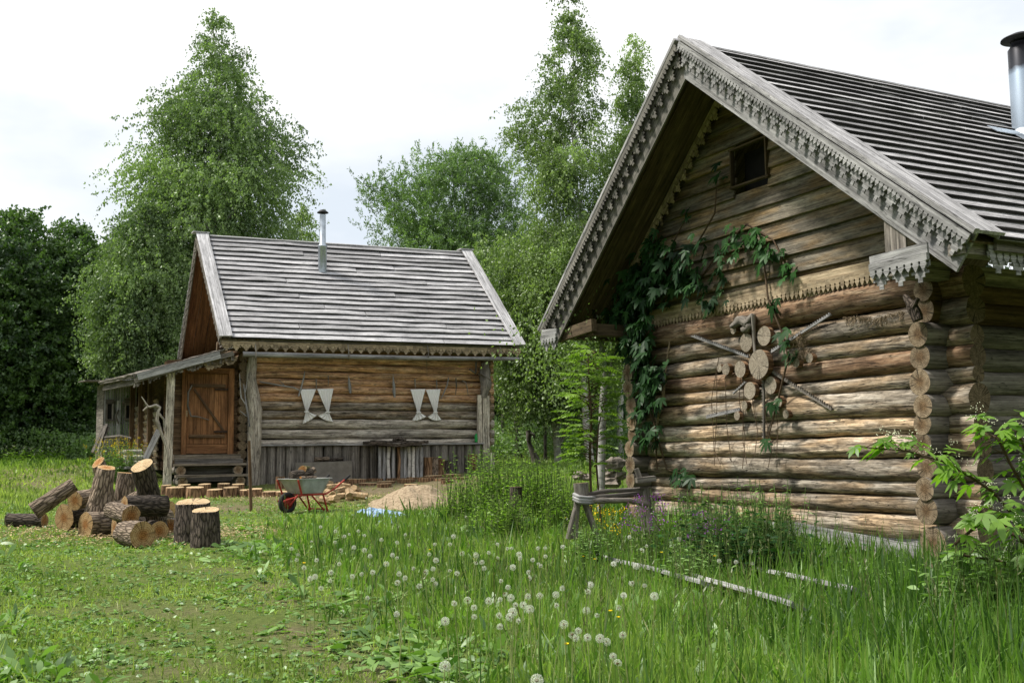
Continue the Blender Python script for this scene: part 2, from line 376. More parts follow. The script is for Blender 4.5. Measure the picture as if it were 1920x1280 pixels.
W_FRESH = wood('fresh_timber', ((.22, .14, .07), (.45, .31, .17), (.6, .45, .28)), (1, 16, 16), vary=.2)
E_FRESH = endgrain('fresh_cut_end', ((.24, .14, .06), (.44, .28, .13), (.58, .41, .215)), 46, heart=(.72, .5, .32))
E_FRESHP = endgrain('fresh_cut_pale', ((.30, .20, .10), (.50, .36, .20), (.62, .48, .30)), 46)
B_OAK = barkmat('bark_oak', (.012, .009, .007), (.15, .12, .095), (9, 42, 42))
B_OAKL = barkmat('bark_oak_light', (.045, .03, .02), (.40, .31, .23), (8, 38, 38))
E_LOGD = endgrain('log_end_dark', ((.05, .036, .022), (.15, .11, .065), (.25, .19, .12)), 70)
B_TREE = barkmat('bark_tree_dark', (.01, .009, .007), (.09, .08, .065), (3, 14, 14), .6)
B_BIRCH = barkmat('bark_birch', (.03, .028, .025), (.55, .53, .49), (9, 5, 5), .3, birch=True)
B_STUMP = barkmat('bark_stripped', (.05, .025, .012), (.30, .18, .10), (3, 20, 20), .7)
M_BLACK = plain('soot_black_iron', (.02, .02, .022), .6)
M_DARK = plain('dark_void', (.012, .011, .01), .9)
M_STEEL = plain('galvanised_steel', (.42, .46, .50), .38, .85, .2, 9)
M_IRON = plain('rusty_iron', (.05, .03, .02), .8, .2, .5, 20)
M_FIBRE = plain('tow_fibre', (.30, .23, .15), .95, 0, .4, 40, .5)
# ================================================================== GROUND
def axis(n, lo, hi, c): 
    t = np.linspace(-1, 1, n); s = np.sinh(t*4.2)/math.sinh(4.2); return c+np.where(s < 0, s*(c-lo), s*(hi-c))
gxv = axis(260, -260, 260, 0.); gyv = axis(260, -120, 400, 10.)
XX, YY = np.meshgrid(gxv, gyv); ZZ = G(XX, YY).reshape(XX.shape)
for i in range(XX.shape[0]):
    for j in range(XX.shape[1]):
        if abs(XX[i, j]) < 16 and 0 < YY[i, j] < 34: ZZ[i, j] += .03*mnoise.noise((XX[i, j]*.9, YY[i, j]*.9, 0))+.012*mnoise.noise((XX[i, j]*4, YY[i, j]*4, 3))
me = bpy.data.meshes.new('ground'); nx_, ny_ = len(gxv), len(gyv)
vs = np.stack([XX.ravel(), YY.ravel(), ZZ.ravel()], 1)
fs = [(j*nx_+i, j*nx_+i+1, (j+1)*nx_+i+1, (j+1)*nx_+i) for j in range(ny_-1) for i in range(nx_-1)]
me.from_pydata(vs.tolist(), [], fs); me.polygons.foreach_set('use_smooth', [True]*len(fs))
def groundmat():
    m, nt, b, out = newmat('meadow_soil_and_turf'); L = nt.links.new
    tc = nd(nt, 'ShaderNodeTexCoord')
    n1 = nd(nt, 'ShaderNodeTexNoise', Scale=.55, Detail=8, Roughness=.65); L(tc.outputs['Object'], n1.inputs['Vector'])
    n2 = nd(nt, 'ShaderNodeTexNoise', Scale=22., Detail=8, Roughness=.75); L(tc.outputs['Object'], n2.inputs['Vector'])
    r1 = ramp(nt, [(.3, (.05, .075, .018)), (.5, (.11, .15, .035)), (.75, (.18, .19, .07))]); L(n2.outputs['Fac'], r1.inputs[0])
    r2 = ramp(nt, [(.3, (.09, .065, .04)), (.55, (.20, .155, .10)), (.8, (.32, .26, .18))]); L(n2.outputs['Fac'], r2.inputs[0])
    a = attr(nt, 'bare'); ad = nd(nt, 'ShaderNodeMath', operation='ADD'); ad.use_clamp = True
    r3 = ramp(nt, [(.66, 0), (.76, .7)]); L(n1.outputs['Fac'], r3.inputs[0]); L(a.outputs['Fac'], ad.inputs[0]); L(r3.outputs[0], ad.inputs[1])
    c = mixc(nt, ad, r1, r2); L(c.outputs[2], b.inputs['Base Color']); b.inputs['Roughness'].default_value = .95; b.inputs['Specular IOR Level'].default_value = .1
    bp = nd(nt, 'ShaderNodeBump', Strength=.8, Distance=.04); L(n2.outputs['Fac'], bp.inputs['Height']); L(bp.outputs[0], b.inputs['Normal'])
    return m
BARE = [gnd(*p)[:2].tolist()+[r, s] for p, r, s in (((560, 930), 1.3, .9), ((430, 955), .9, .9), ((700, 920), 2.2, .9), ((850, 905), 1.8, .9), ((620, 985), .7, .7), ((530, 1125), .22, .7), ((560, 1185), .22, .9), ((690, 1250), .2, .9), ((95, 905), 1.4, .8), ((75, 880), 2., .8), ((240, 1140), .3, .25), ((300, 1250), .25, .3), ((60, 940), .8, .8), ((330, 1150), .22, .5), ((290, 1200), .18, .45), ((330, 1260), .2, .5), ((420, 1070), .25, .4), ((445, 1000), .6, .5), ((610, 1215), .2, .8), ((730, 1278), .2, .9), ((490, 1100), .25, .6))]
def bare(X, Y):
    o = np.zeros(np.shape(X))
    for x, y, r, s in BARE: o = np.maximum(o, s*np.exp(-((X-x)**2+((Y-y)*.8)**2)/(r*r)))
    return o
at_ = me.attributes.new('bare', 'FLOAT', 'POINT'); at_.data.foreach_set('value', bare(vs[:, 0], vs[:, 1]).astype('f'))
me.materials.append(groundmat()); go = bpy.data.objects.new('ground', me); COL.objects.link(go); tag(go, 'rough meadow ground rising towards the far cabin', 'ground', kind='structure')
# ================================================================== RIGHT CABIN
ang = math.atan(1020/FPX); u = np.array([-math.sin(ang), math.cos(ang), 0]); v = np.array([math.cos(ang), math.sin(ang), 0]); zz = np.array([0, 0, 1.])
RC = atY(1740, 1000, 10.); RC[2] = 0
def RS(s, t, z): return RC+v*s+u*t+zz*z
def rst(px, py, s):
    p = onplane(px, py, RC+s*v, v); q = p-RC; return q@u, p[2]
WL = 4.98; SW = .34            # gable width between wall axes; gable wall axis behind the log ends
def teeth(mb, O, X, Y, Z, length, wd, h, th, m=0, top=0., frac=None, r=None):
    """carved lace strip: down-pointing teeth divided by keyhole slots"""
    n = max(1, int(round(length/wd))); wd = length/n
    for i in range(n):
        x = i*wd; hh = h*(1+.06*random.uniform(-1, 1))
        o = [(0, top), (wd, top), (wd, -.42*h), (.86*wd, -.46*h), (.84*wd, -.56*h), (.95*wd, -.62*h), (.5*wd, -hh), (.05*wd, -.62*h), (.16*wd, -.56*h), (.14*wd, -.46*h), (0, -.42*h)]
        mb.prism([(x+a, b) for a, b in o], O, X, Y, Z, th, m, r=(.5+.2*math.sin(i*.3)) if r is None else r)
def crosses(mb, O, X, Y, Z, length, wd, h, th, m=0, r=None):
    """second lace layer: stepped pendants"""
    n = max(1, int(round(length/wd))); wd = length/n
    for i in range(n):
        x = i*wd
        o = [(0, 0), (wd, 0), (wd, -.26*h), (.90*wd, -.34*h), (.80*wd, -.34*h), (.80*wd, -.46*h), (.93*wd, -.46*h), (.93*wd, -.60*h), (.74*wd, -.60*h), (.74*wd, -.78*h), (.61*wd, -.78*h), (.61*wd, -h),
             (.39*wd, -h), (.39*wd, -.78*h), (.26*wd, -.78*h), (.26*wd, -.60*h), (.07*wd, -.60*h), (.07*wd, -.46*h), (.20*wd, -.46*h), (.20*wd, -.34*h), (.10*wd, -.34*h), (0, -.26*h)]
        mb.prism([(x+a, b) for a, b in o], O, X, Y, Z, th, m, r=(.4+.3*math.sin(i)) if r is None else r)

cab = thing('log_cabin', 'large near log cabin with carved bargeboards and a creeper on its gable wall', 'cabin', RS(0, 2.5, -.1))
gaps = [2.86, 2.541, 2.298, 2.108, 1.903, 1.745, 1.483, 1.284, 1.07, .836, .686, .51, .283]
gw = MB(); gw.plank(RS(SW, .05, .35), RS(SW, WL-.05, .35), (0, 0, 1), .3, .06, m=0); 
for i in range(3): gw.plank(RS(SW+.05, .05, .75+.8*i), RS(SW+.05, WL-.05, .75+.8*i), (0, 0, 1), .9, .04)
gwo = gw.build('gable_wall', M_DARK, cab)
def wob(i, a): return .014*math.sin(i*2.7+a)
for i in range(len(gaps)-1):
    hi, lo = gaps[i], gaps[i+1]; r = (hi-lo)/2+.004; c = (hi+lo)/2
    mb = MB(); P = []; Rr = []
    for k in range(9):
        t = -.38+(WL+.76)*k/8; P.append(RS(SW+.008*math.sin(k*1.7+i), t, c+(.02 if i == 0 else .012)*math.sin(k*.9+i*2))); Rr.append(r*(1.0+.10*(.5-k/8)*(1 if i % 2 else -1)))
    mb.tube(P, Rr, 24, .10, 0, 1, sub=12, nfreq=3.2, r=random.random())
    wm = W_LOGO if i in (0, 3) else (W_LOG)
    mb.build('log', [W_LOGM if wm is W_LOGO else wm, E_LOGD], gwo)
# side walls: logs along v, ends towards camera
cz = [2.22, 2.01, 1.78, 1.555, 1.38, 1.19, .975, .775, .585, .29, .02]
for side, t0 in (('near', 0.), ('far', WL)):
    sw = MB(); sw.plank(RS(SW, t0, 1.2), RS(7.0, t0, 1.2), (0, 0, 1), 2.3, .05); swo = sw.build('side_wall', M_DARK, cab)
    for i, c in enumerate([2.66, 2.45]+cz):
        nxt = ([2.66, 2.45]+cz)[i+1] if i < len(cz)+1 else -.22
        prv = ([2.66, 2.45]+cz)[i-1] if i else 2.87
        r = (prv-nxt)/4+.012
        s0 = random.uniform(-.03, .03)
        if i < 2: s0 = .1 if i == 0 else .12
        if side == 'far': s0 += .02
        mb = MB(); jx = .018*math.sin(i*2.1)
        mb.tube([RS(s0+x, t0+jx+.01*math.sin(x*2+i), c+.006*math.sin(x+i)) for x in (0, .35, .9, 2, 3.5, 5.2, 7.0)], [r*.98, r, r, r*1.02, r, r, r], 22, .08, 0, 1, sub=5, nfreq=2.6)
        mb.build('log', [W_GREYD if i > 1 else W_BROWN, E_LOG], swo)  # darker wood than the gable's, putting the eave shade into the colour
# roof geometry (front plane of the bargeboard at s = SB)
SB = -.70; tA, zA = 2.69, 5.93; tR, zR = -1.20, 2.89; tL, zL = 6.12, 2.89; SE = 7.2
def rake(side): return (tR, zR) if side == 'r' else (tL, zL)
rf = MB()
roofbase = []
for side in 'rl':
    te, ze = rake(side); dirn = nrm(u*(te-tA)+zz*(ze-zA)); ln = math.hypot(te-tA, ze-zA); nup = nrm(np.cross(v, dirn));
    if nup[2] < 0: nup = -nup
    A0 = RS(SB, tA, zA)
    nb = 23 if side == 'r' else 12; ex = (ln-.0)/nb
    for i in range(nb):
        d0 = i*ex-.02; d1 = (i+1)*ex+.045
        p = A0+dirn*(d0+d1)/2+nup*.005
        wdv = nrm(dirn*(d1-d0)+nup*.045)
        # two lengths per course with a staggered joint
        j = random.uniform(2.5, 5)
        for a, bb in ((.30, j), (j+.006, SE)):
            sl_ = random.uniform(-.002, .002)
            rf.plank(p+v*a+nup*(.0), p+v*bb+nup*sl_, wdv, (d1-d0)+.02, .034, 12, .003, m=0)
            # thick dark mossy lower edge (the sawn edge of the board, black with lichen)
            q = A0+dirn*(d1+.006)+nup*.032
            rf.plank(q+v*(a+.004)+nup*.0, q+v*(bb-.004)+nup*sl_, nup, .029, .012, 30, .006, m=1)
roofo = rf.build('roof', [W_ROOFR, W_ROOFE], cab)
rg = MB()                                               # ridge board
rg.plank(RS(-.3, tA+.10, zA-.055), RS(SE, tA+.10, zA-.055), u*.78-zz*.62, .22, .03, 6, .01)
rg.build('ridge_board', W_ROOFG, roofo)
for side in 'rl':
    te, ze = rake(side); dirn = nrm(u*(te-tA)+zz*(ze-zA)); ln = math.hypot(te-tA, ze-zA); nup = nrm(np.cross(v, dirn))
    if nup[2] < 0: nup = -nup
    A0 = RS(SB, tA, zA)
    # flat cover board lying on the rake
    mb = MB(); mb.plank(A0+v*.165+nup*.052, A0+v*.165+dirn*(ln+.05)+nup*.062, v, .37, .03, 12, .004, r=.8)
    mb.plank(A0+v*.01+nup*.056, A0+v*.01+dirn*(ln+.05)+nup*.06, v, .05, .05, 12, .003, r=.9)
    mb.build('cover_board', W_COVER, cab)
    # bargeboard: wide smooth board with two carved layers in front
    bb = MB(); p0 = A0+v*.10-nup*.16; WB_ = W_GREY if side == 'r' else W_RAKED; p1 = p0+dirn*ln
    st = (.16/abs(nup[2]))*0
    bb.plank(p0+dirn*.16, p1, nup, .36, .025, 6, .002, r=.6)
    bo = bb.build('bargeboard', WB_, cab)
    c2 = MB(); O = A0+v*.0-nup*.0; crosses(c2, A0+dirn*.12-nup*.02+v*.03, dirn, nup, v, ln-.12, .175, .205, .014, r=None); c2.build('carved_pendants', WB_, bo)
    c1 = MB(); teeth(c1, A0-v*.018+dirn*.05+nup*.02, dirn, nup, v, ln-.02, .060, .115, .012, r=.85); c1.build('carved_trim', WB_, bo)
    # soffit: three boards along the rake below the roof
    sf = MB()
    for k in range(3): sf.plank(A0+v*(.20+.31*k)-nup*(.055+.012*(k % 2)), A0+v*(.20+.31*k)+dirn*ln-nup*(.055+.012*(k % 2)), v, .305, .02, 5, .003)
    for k in range(3, 24): sf.plank(A0+v*(.20+.31*k)-nup*.06, A0+v*(.20+.31*k)+dirn*ln-nup*.06, v, .306, .02)
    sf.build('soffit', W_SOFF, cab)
    # inner carved trim where soffit meets the gable
    it = MB(); SI = .13; Q = RS(SI, tA, zA)-nup*.09
    teeth(it, Q+dirn*.3, dirn, nup, v, ln-1.5, .09, .13, .012); crosses(it, Q+dirn*.3+v*.014, dirn, nup, v, ln-1.5, .185, .19, .01)
    it.build('gable_trim', W_TRIM, cab)
    # raking inner board (shades the siding edge)
# gable siding: lapped boards in the plane s=.25
SG = .25
def gx(z, side):   # t of the roof underside at height z
    te, ze = rake(side); k = (zA-.12-z)/(zA-ze); return tA+(te-tA)*k
sd = MB(); zb = 2.93
brd = .215; i = 0
wn = (2.29, 2.91, 4.35, 4.74)   # opening t0 t1 z0 z1
while zb < 5.75:
    zc = zb+brd/2; a, b_ = gx(zc, 'r'), gx(zc, 'l')
    a = max(a, .10) if False else a
    a = max(a, .12)
    segs = [(a, b_)]
    if zb+brd > wn[2]+.03 and zb < wn[3]-.02: segs = [(a, wn[0]), (wn[1], b_)]
    for (p, q) in segs:
        if q-p > .05: sd.plank(RS(SG+.01, p, zc), RS(SG+.01, q, zc), nrm(zz+v*.20), brd+.045, .026, 8, .006, skew=0)
    zb += brd; i += 1
so_ = sd.build('gable_siding', W_SIDE, cab)
wv = MB()
t0, t1, z0, z1 = wn
wv.box(RS(SG+.22, (t0+t1)/2, (z0+z1)/2), u, zz, v, (t1-t0)/2+.05, (z1-z0)/2+.05, .01, m=0)
wvo = wv.build('gable_opening', M_DARK, cab)
fr = MB()
for tt in (t0-.01, t1+.01): fr.plank(RS(SG-.02, tt, z0-.05), RS(SG-.02, tt, z1+.06), u, .022, .06)
fr.plank(RS(SG-.025, t0-.04, z1+.05), RS(SG-.025, t1+.04, z1+.05), zz, .022, .06); fr.plank(RS(SG-.02, t0-.04, z0-.025), RS(SG-.02, t1+.04, z0-.025), zz, .022, .06)
fr.build('opening_frame', W_SOFF, wvo)
# trim at the foot of the gable siding
tr = MB(); zt = 2.97
tr.plank(RS(SG-.035, .12, zt+.03), RS(SG-.035, 4.75, zt-.0), zz, .14, .024, 6, .003, r=.8)
tro = tr.build('lower_trim_board', W_TRIM, cab)
tr = MB(); dX = nrm(RS(0, 4.75, zt-.0)-RS(0, .12, zt+.03)); teeth(tr, RS(SG-.06, .12, zt+.01), dX, zz, v, 4.63, .070, .15, .012, r=None)
crosses(tr, RS(SG-.015, .12, zt-.08), dX, zz, v, 4.63, .20, .16, .01); tr.build('carved_trim', W_TRIM, tro)
# purlin ends / bracket logs under both eave corners and boxed returns
for side in 'rl':
    te, ze = rake(side); sg = -1 if side == 'r' else 1; tw = 0 if side == 'r' else WL
    pm = MB()
    pm.plank(RS(SB+.20, tw+sg*.14, ze-.09), RS(2.5, tw+sg*.14, ze-.09), zz, .16, .18, 3, .004)
    pm.plank(RS(SB+.06, te-sg*.18, ze-.08), RS(3.5, te-sg*.18, ze-.08), zz, .1, .16, 3, .004)
    if side == 'l': pm.plank(RS(SB+.18, tw+sg*.0, ze-.04), RS(SB+.18, te-sg*.2, ze-.10), zz, .16, .08, 3, .004)
    if side == 'r': pm.plank(RS(SB+.12, -.33, ze+.36), RS(SB+.12, -.33, ze-.12), u, .24, .02)
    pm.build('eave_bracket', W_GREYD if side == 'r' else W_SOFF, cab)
    rb = MB(); a0, a1 = ((-.85, -.20) if side == 'r' else (5.55, 5.98))
    if side == 'r': rb.plank(RS(SB-.07, a0, 2.815), RS(SB-.07, a1, 2.80), zz, .15, .02, 2, .002, r=.9); teeth(rb, RS(SB-.095, a0, 2.80), u, zz, v, a1-a0, .085, .15, .012, r=.9); crosses(rb, RS(SB-.06, a0, 2.74), u, zz, v, a1-a0, .22, .18, .01, r=.8)
    else: rb.plank(RS(SB-.07, a0, 2.80), RS(SB-.07, a1, 2.82), zz, .12, .02, 2, .002, r=.9); teeth(rb, RS(SB-.095, a0, 2.79), u, zz, v, a1-a0, .085, .14, .012, r=.9); crosses(rb, RS(SB-.06, a0, 2.74), u, zz, v, a1-a0, .21, .17, .01, r=.8)
    rb.build('carved_return', W_GREY, cab)
# eave fascia with lace on the near side slope
fa = MB(); fa.plank(RS(SB+.35, tR+.02, zR-.05), RS(SE, tR+.02, zR-.05), zz, .10, .03, 8, .004, m=0, r=.1)
fo = fa.build('eave_fascia', W_GREYD, cab)
fa = MB(); teeth(fa, RS(SB+.30, tR+.045, zR-.02), v, zz, u, 7.0, .085, .19, .012, r=.7); crosses(fa, RS(SB+.30, tR+.06, zR-.10), v, zz, u, 7.0, .25, .18, .01, r=.6); fa.build('carved_trim', W_GREY, fo)
# foundation: old sill board and stump feet
sb = MB(); sb.plank(RS(SW-.10, .16, .14), RS(SW-.10, 2.6, .33), zz, .15, .04, 8, .01, r=.9); sb.plank(RS(SW-.02, .1, .24), RS(SW-.02, 3.2, .30), zz, .12, .08, 8, .01, r=.6)
sb.build('sill_board', W_GREY, cab)
for t0 in (1.15, 2.6, 4.2):
    mb = MB(); mb.tube([RS(SW+.05, t0, -.3), RS(SW+.05, t0, .26)], .13, 12, .1, sub=3); mb.build('foundation_post', W_GREYD, cab)
mb = MB(); 
for k in range(9): 
    t0 = .3+.55*k; mb.plank(RS(SW+.22, t0, -.3), RS(SW+.22, t0, .3), u, .52, .05)
mb.build('underfloor_boards', M_DARK, cab)
# chimney pipe on the roof (right edge of the photograph)
def chimney(nm, base, H, r, parent, cone, capr, soot=True, hood=.0):
    ch = MB(); prof = [(r, 0), (r, H*.74), (r*.985, H*.745), (r*.985, H*.93), (r*.80, H*.965), (r*.80, H)]
    if not soot: prof = [(r*1.35, 0), (r*1.35, H*.44), (r*1.5, H*.45), (r*1.5, H*.47), (r, H*.49), (r*.92, H)]
    ch.lathe(base, prof, 28); o = ch.build(nm, [M_PIPE if soot else M_STEEL], parent)
    cp = MB(); c = vec(base)+zz*H
    cp.lathe(c, [(r*.25, .03), (capr, .045), (capr*.98, .06), (capr*.5, .115), (.001, .14)], 28)
    for k in range(3):
        a = k*2.1+.5; cp.tube([c+np.array([math.cos(a), math.sin(a), 0])*r*.75-zz*.06, c+np.array([math.cos(a), math.sin(a), 0])*r*.75+zz*.06], .008, 6)
    cp.build('chimney_cap', M_BLACK, o)
    if not soot: return o
    fl = MB(); 
    if cone: fl.lathe(vec(base)-zz*.05, [(r*1.9, -.2), (r*1.55, -.02), (r*1.25, .09), (r*1.02, .14)], 24, 0)
    else: fl.lathe(vec(base)-zz*.25, [(r*1.22, .0), (r*1.2, .55), (r*1.05, .57), (r*1.0, .6)], 24, 0)
    fl.build('flashing_collar', M_STEEL, o)
    return o
def pipemat():
    m, nt, b, out = newmat('stove_pipe_steel'); L = nt.links.new
    tc = nd(nt, 'ShaderNodeTexCoord'); sp = nd(nt, 'ShaderNodeSeparateXYZ'); L(tc.outputs['Generated'], sp.inputs[0])
    n = nd(nt, 'ShaderNodeTexNoise', Scale=5., Detail=5); L(tc.outputs['Object'], n.inputs['Vector'])
    ma = nd(nt, 'ShaderNodeMath', operation='MULTIPLY_ADD'); L(n.outputs['Fac'], ma.inputs[0]); ma.inputs[1].default_value = .14; L(sp.outputs[2], ma.inputs[2])
    r = ramp(nt, [(.50, (.38, .45, .53)), (.74, (.30, .37, .45)), (.80, (.035, .037, .045)), (1, (.015, .015, .018))]); L(ma.outputs[0], r.inputs[0]); L(r.outputs[0], b.inputs['Base Color'])
    b.inputs['Metallic'].default_value = .55; b.inputs['Roughness'].default_value = .42; return m
M_PIPE = pipemat()
# position: on the near slope so its foot falls at px (1912, 262)
te, ze = rake('r'); dirn = nrm(u*(te-tA)+zz*(ze-zA)); nup = nrm(np.cross(v, dirn)); nup = nup if nup[2] > 0 else -nup
cb = onplane(1926, 257, RS(SB, tA, zA), nup)
dd = np.linalg.norm(cb-cO)
hgt = onplane(1909, 66, cb, nrm(cO-cb))[2]-cb[2]
rad = 25/FPX*np.dot(cb-cO, cF)
cho = chimney('chimney_pipe', cb, hgt, rad, cab, True, rad*1.45)
fl = MB(); 
for (a, b2, L2) in ((-.28, .10, .5), (-.16, .24, .3)): fl.box(cb+v*(a)+dirn*b2+nup*.05, v, dirn, nup, L2, .09, .004)
fl.build('flashing_sheet', M_STEEL, cho)

# ---- decorations on the gable wall, each a thing of its own
def onwall(px, py, s=SW-.125):
    t, z = rst(px, py, s); return RS(s, t, z)
E_DISC = endgrain('disc_face_grey', ((.13, .105, .075), (.29, .245, .185), (.42, .365, .285)), 50)
discs = [(1427, 682, 41, 34), (1402, 694, 0, 0)]
disc_px = [(1427, 683, 30, 'large grey round slice at the centre of the carved sun', 'disc'), (1392, 692, 17, 'split round slice just left of the big central slice', 'disc'), (1365, 692, 12, 'small dark slice left of the split slice', 'disc'), (1353, 690, 8, 'smallest slice at the far left end of the sun', 'disc'),
 (1403, 642, 19, 'cracked brown slice above and left of the central slice', 'disc'), (1379, 618, 9, 'little slice high up beside the grey root', 'disc'), (1437, 630, 20, 'brown slice directly above the central slice under the creeper sprig', 'disc'),
 (1410, 732, 18, 'dark slice below left of the central slice', 'disc'), (1449, 722, 18, 'pale slice with drill holes below right of the central slice', 'disc'), (1400, 760, 9, 'small slice under the dark slice', 'disc'), (1463, 753, 12, 'small slice half hidden by leaves below the pale slice', 'disc'),
 (1386, 779, 9, 'small slice at the right end of the short saw ray', 'disc'), (1478, 776, 9, 'lowest right small slice on the pale log', 'disc'), (1497, 680, 10, 'small slice right of centre hung with tow', 'disc'), (1522, 671, 10, 'outermost small slice on the right of the sun', 'disc')]
for px, py, rp_, lab, ct in disc_px:
    big = rp_ > 25; s = SW-(.21 if big else .15)
    c = onwall(px, py, s); r = rp_*.92/FPX*np.dot(c-cO, cF)
    mb = MB(); mb.tube([c+v*(.045 if big else .03), c-v*.035], [r*.97, r], 20, .05, 0, 1, sub=1)
    tag(mb.build('wood_slice', [B_STUMP, E_DISC]), lab, 'wood slice', 'round slices of the sun ornament')
saws = [((1295, 629), (1404, 670), 'long saw toothed ray pointing up and left', .045), ((1448, 698), (1560, 768), 'long dark toothed ray pointing down and right', .045), ((1325, 783), (1388, 769), 'short toothed ray at the lower left', .05), ((1432, 712), (1433, 822), 'straight toothed ray hanging down from the centre', .05), ((1447, 660), (1558, 590), 'toothed ray pointing up and right, twined with stems', .045), ((1375, 738), (1399, 716), 'tiny toothed ray tucked below the left slices', .03)]
for (a, b2, lab, wd) in saws:
    p0, p1 = onwall(*a, SW-.15), onwall(*b2, SW-.15); X = nrm(p1-p0); Y = np.cross(v, X); ln = np.linalg.norm(p1-p0)
    wd *= .72
    if Y[2] < 0: Y = -Y
    mb = MB(); mb.plank(p0, p1, Y, wd*.5, .022, 4, .002)
    n = int(ln/.036)
    for k in range(n): x = (k+.1)*ln/n; mb.prism([(x, wd*.2), (x+ln/n*.8, wd*.2), (x+ln/n*.3, wd*1.05)], p0-v*.01, X, Y, v, .02)
    tag(mb.build('toothed_ray', W_GREYD if 'dark' in lab or 'hanging' in lab else W_GREY), lab, 'carved ray', 'toothed rays of the sun ornament')
# twisted root above the sun
mb = MB(); q = [onwall(x, y, SW-.2) for x, y in ((1372, 612), (1390, 600), (1402, 606), (1412, 590), (1405, 612), (1392, 618))]
mb.tube(q[:4], [.035, .06, .05, .03], 10, .5, sub=4, nfreq=8); mb.tube([q[1], q[4], q[5]], [.05, .05, .03], 10, .5, sub=4, nfreq=8); mb.tube([q[3], onwall(1414, 640, SW-.17), onwall(1417, 668, SW-.17)], [.03, .02, .02], 8, .3, sub=4)
tag(mb.build('gnarled_root', W_GREYD), 'gnarled grey root nailed above the sun ornament', 'root')
# caulking tow hanging out under the top log
def fibres(path, n, drop, wid, name, label, cat):
    mb = MB()
    for k in range(n):
        i = random.random()*(len(path)-1.001); a = path[int(i)]+(path[int(i)+1]-path[int(i)])*(i % 1)
        a = a+np.array([random.gauss(0, wid), random.gauss(0, wid*.4), random.gauss(0, wid*.5)])
        d = drop*random.random()**2; q = a+np.array([random.gauss(0, .02), random.gauss(0, .01), -d*.5]); e = a+np.array([random.gauss(0, .02+d*.2), 0, -d])
        mb.tube([a, q, e], [.003, .003, .002], 3, caps=False, sub=1)
    return tag(mb.build(name, M_FIBRE), label, cat)
pth = [onwall(x, y, SW-.13) for x, y in ((1585, 598), (1610, 594), (1640, 600), (1665, 592), (1695, 584))]
fibres(pth, 330, .10, .018, 'tow_strand', 'frayed strand of pale tow hanging below the orange top log near the corner', 'tow')
pth = [onwall(x, y, SW-.16) for x, y in ((1500, 625), (1505, 650), (1490, 668), (1520, 652))]
fibres(pth, 160, .12, .03, 'tow_strand', 'tangle of tow above the right hand small slices', 'tow')
# hanging rope at the left side of the gable wall
mb = MB(); mb.tube([onwall(x, y, SW-.13) for x, y in ((1270, 618), (1257, 632), (1252, 665), (1246, 715), (1243, 745), (1236, 775), (1231, 800))], [.012, .012, .012, .013, .03, .03, .01], 8, .3, sub=4, nfreq=12)
tag(mb.build('hanging_rope', M_FIBRE), 'frayed natural rope hanging down the gable wall beside the creeper', 'rope')
# driftwood bracket on the near corner under the eave
mb = MB(); q = [RS(-.12, -.02, 2.62), RS(-.2, .06, 2.5), RS(-.16, -.06, 2.4), RS(-.1, -.03, 2.31)]
mb.tube([onwall(1697, 556, -.05), onwall(1712, 575, -.08), onwall(1722, 600, -.06)], [.03, .05, .055], 10, .5, sub=4, nfreq=7); mb.tube([onwall(1712, 575, -.1), onwall(1722, 560, -.1)], [.03, .018], 8, .4, sub=3)
tag(mb.build('driftwood_knot', B_OAK), 'grey knotty driftwood piece under the roof at the near cabin corner', 'driftwood')
# ================================================================== LEFT CABIN
LA = atY(470, 900, 24.5); LA[2] = 0
wv_ = np.array([math.cos(math.radians(22)), math.sin(math.radians(22)), 0]); gv = np.array([-math.sin(math.radians(25.5)), math.cos(math.radians(25.5)), 0]); fn = np.array([wv_[1], -wv_[0], 0])  # fn = outward normal of the front
def LP(a, b, z): return LA+wv_*a+gv*b+zz*z
def lab_(px, py, b):
    p = onplane(px, py, LA+gv*b, fn); q = p-LA
    k = np.linalg.solve(np.array([[wv_[0], gv[0]], [wv_[1], gv[1]]]), q[:2]); return k[0], p[2]
def lp(px, py, b=0.):
    a, z = lab_(px, py, b); return LP(a, b, z)
cb2 = thing('log_cabin', 'smaller far log cabin with silver plank roof, door porch and white curtains on its wall', 'cabin', LP(2.5, 1, .55))
LEN = 5.72
gz = [3.62, 3.48, 3.30, 3.12, 2.95, 2.78, 2.60, 2.41, 2.21, 2.0, 1.77, 1.54, 1.36]
fw = MB(); fw.plank(LP(0, .14, 2.4), LP(LEN, .14, 2.4), zz, 2.3, .06); fwo = fw.build('front_wall', M_DARK, cb2)
for i in range(len(gz)-1):
    r = (gz[i]-gz[i+1])/2+.003; c = (gz[i]+gz[i+1])/2; mb = MB()
    mb.tube([LP(-.25+(LEN+.5)*k/8, .10, c+.012*math.sin(k*1.3+i*2)) for k in range(9)], [r*(1+.08*math.sin(k+i)) for k in range(9)], 16, .09, 0, 1, sub=8, nfreq=2.4)
    mb.build('log', [W_LOGO if i < 7 else (W_LOG if i < 9 else W_LOGG), E_LOG], fwo)
# gable-side walls (left one is behind the porch)
for aa in (0.0, LEN):
    sw = MB(); sw.plank(LP(aa, .2, 2.1), LP(aa, 4.3, 2.1), zz, 3.0, .05); swo = sw.build('side_wall', M_DARK, cb2)
    for i in range(14):
        c = 1.0+.2*i; mb = MB(); mb.tube([LP(aa-(.0 if aa else .22), -.14, c), LP(aa-(.0 if aa else .22), 2, c), LP(aa, 4.5, c)], .105, 14, .05, 0, 1, sub=4); mb.build('log', [W_BROWN, E_LOGD], swo)
bw = MB(); bw.plank(LP(0, 4.3, 2.1), LP(LEN, 4.3, 2.1), zz, 3.0, .2); bw.build('back_wall', W_BROWN, cb2)
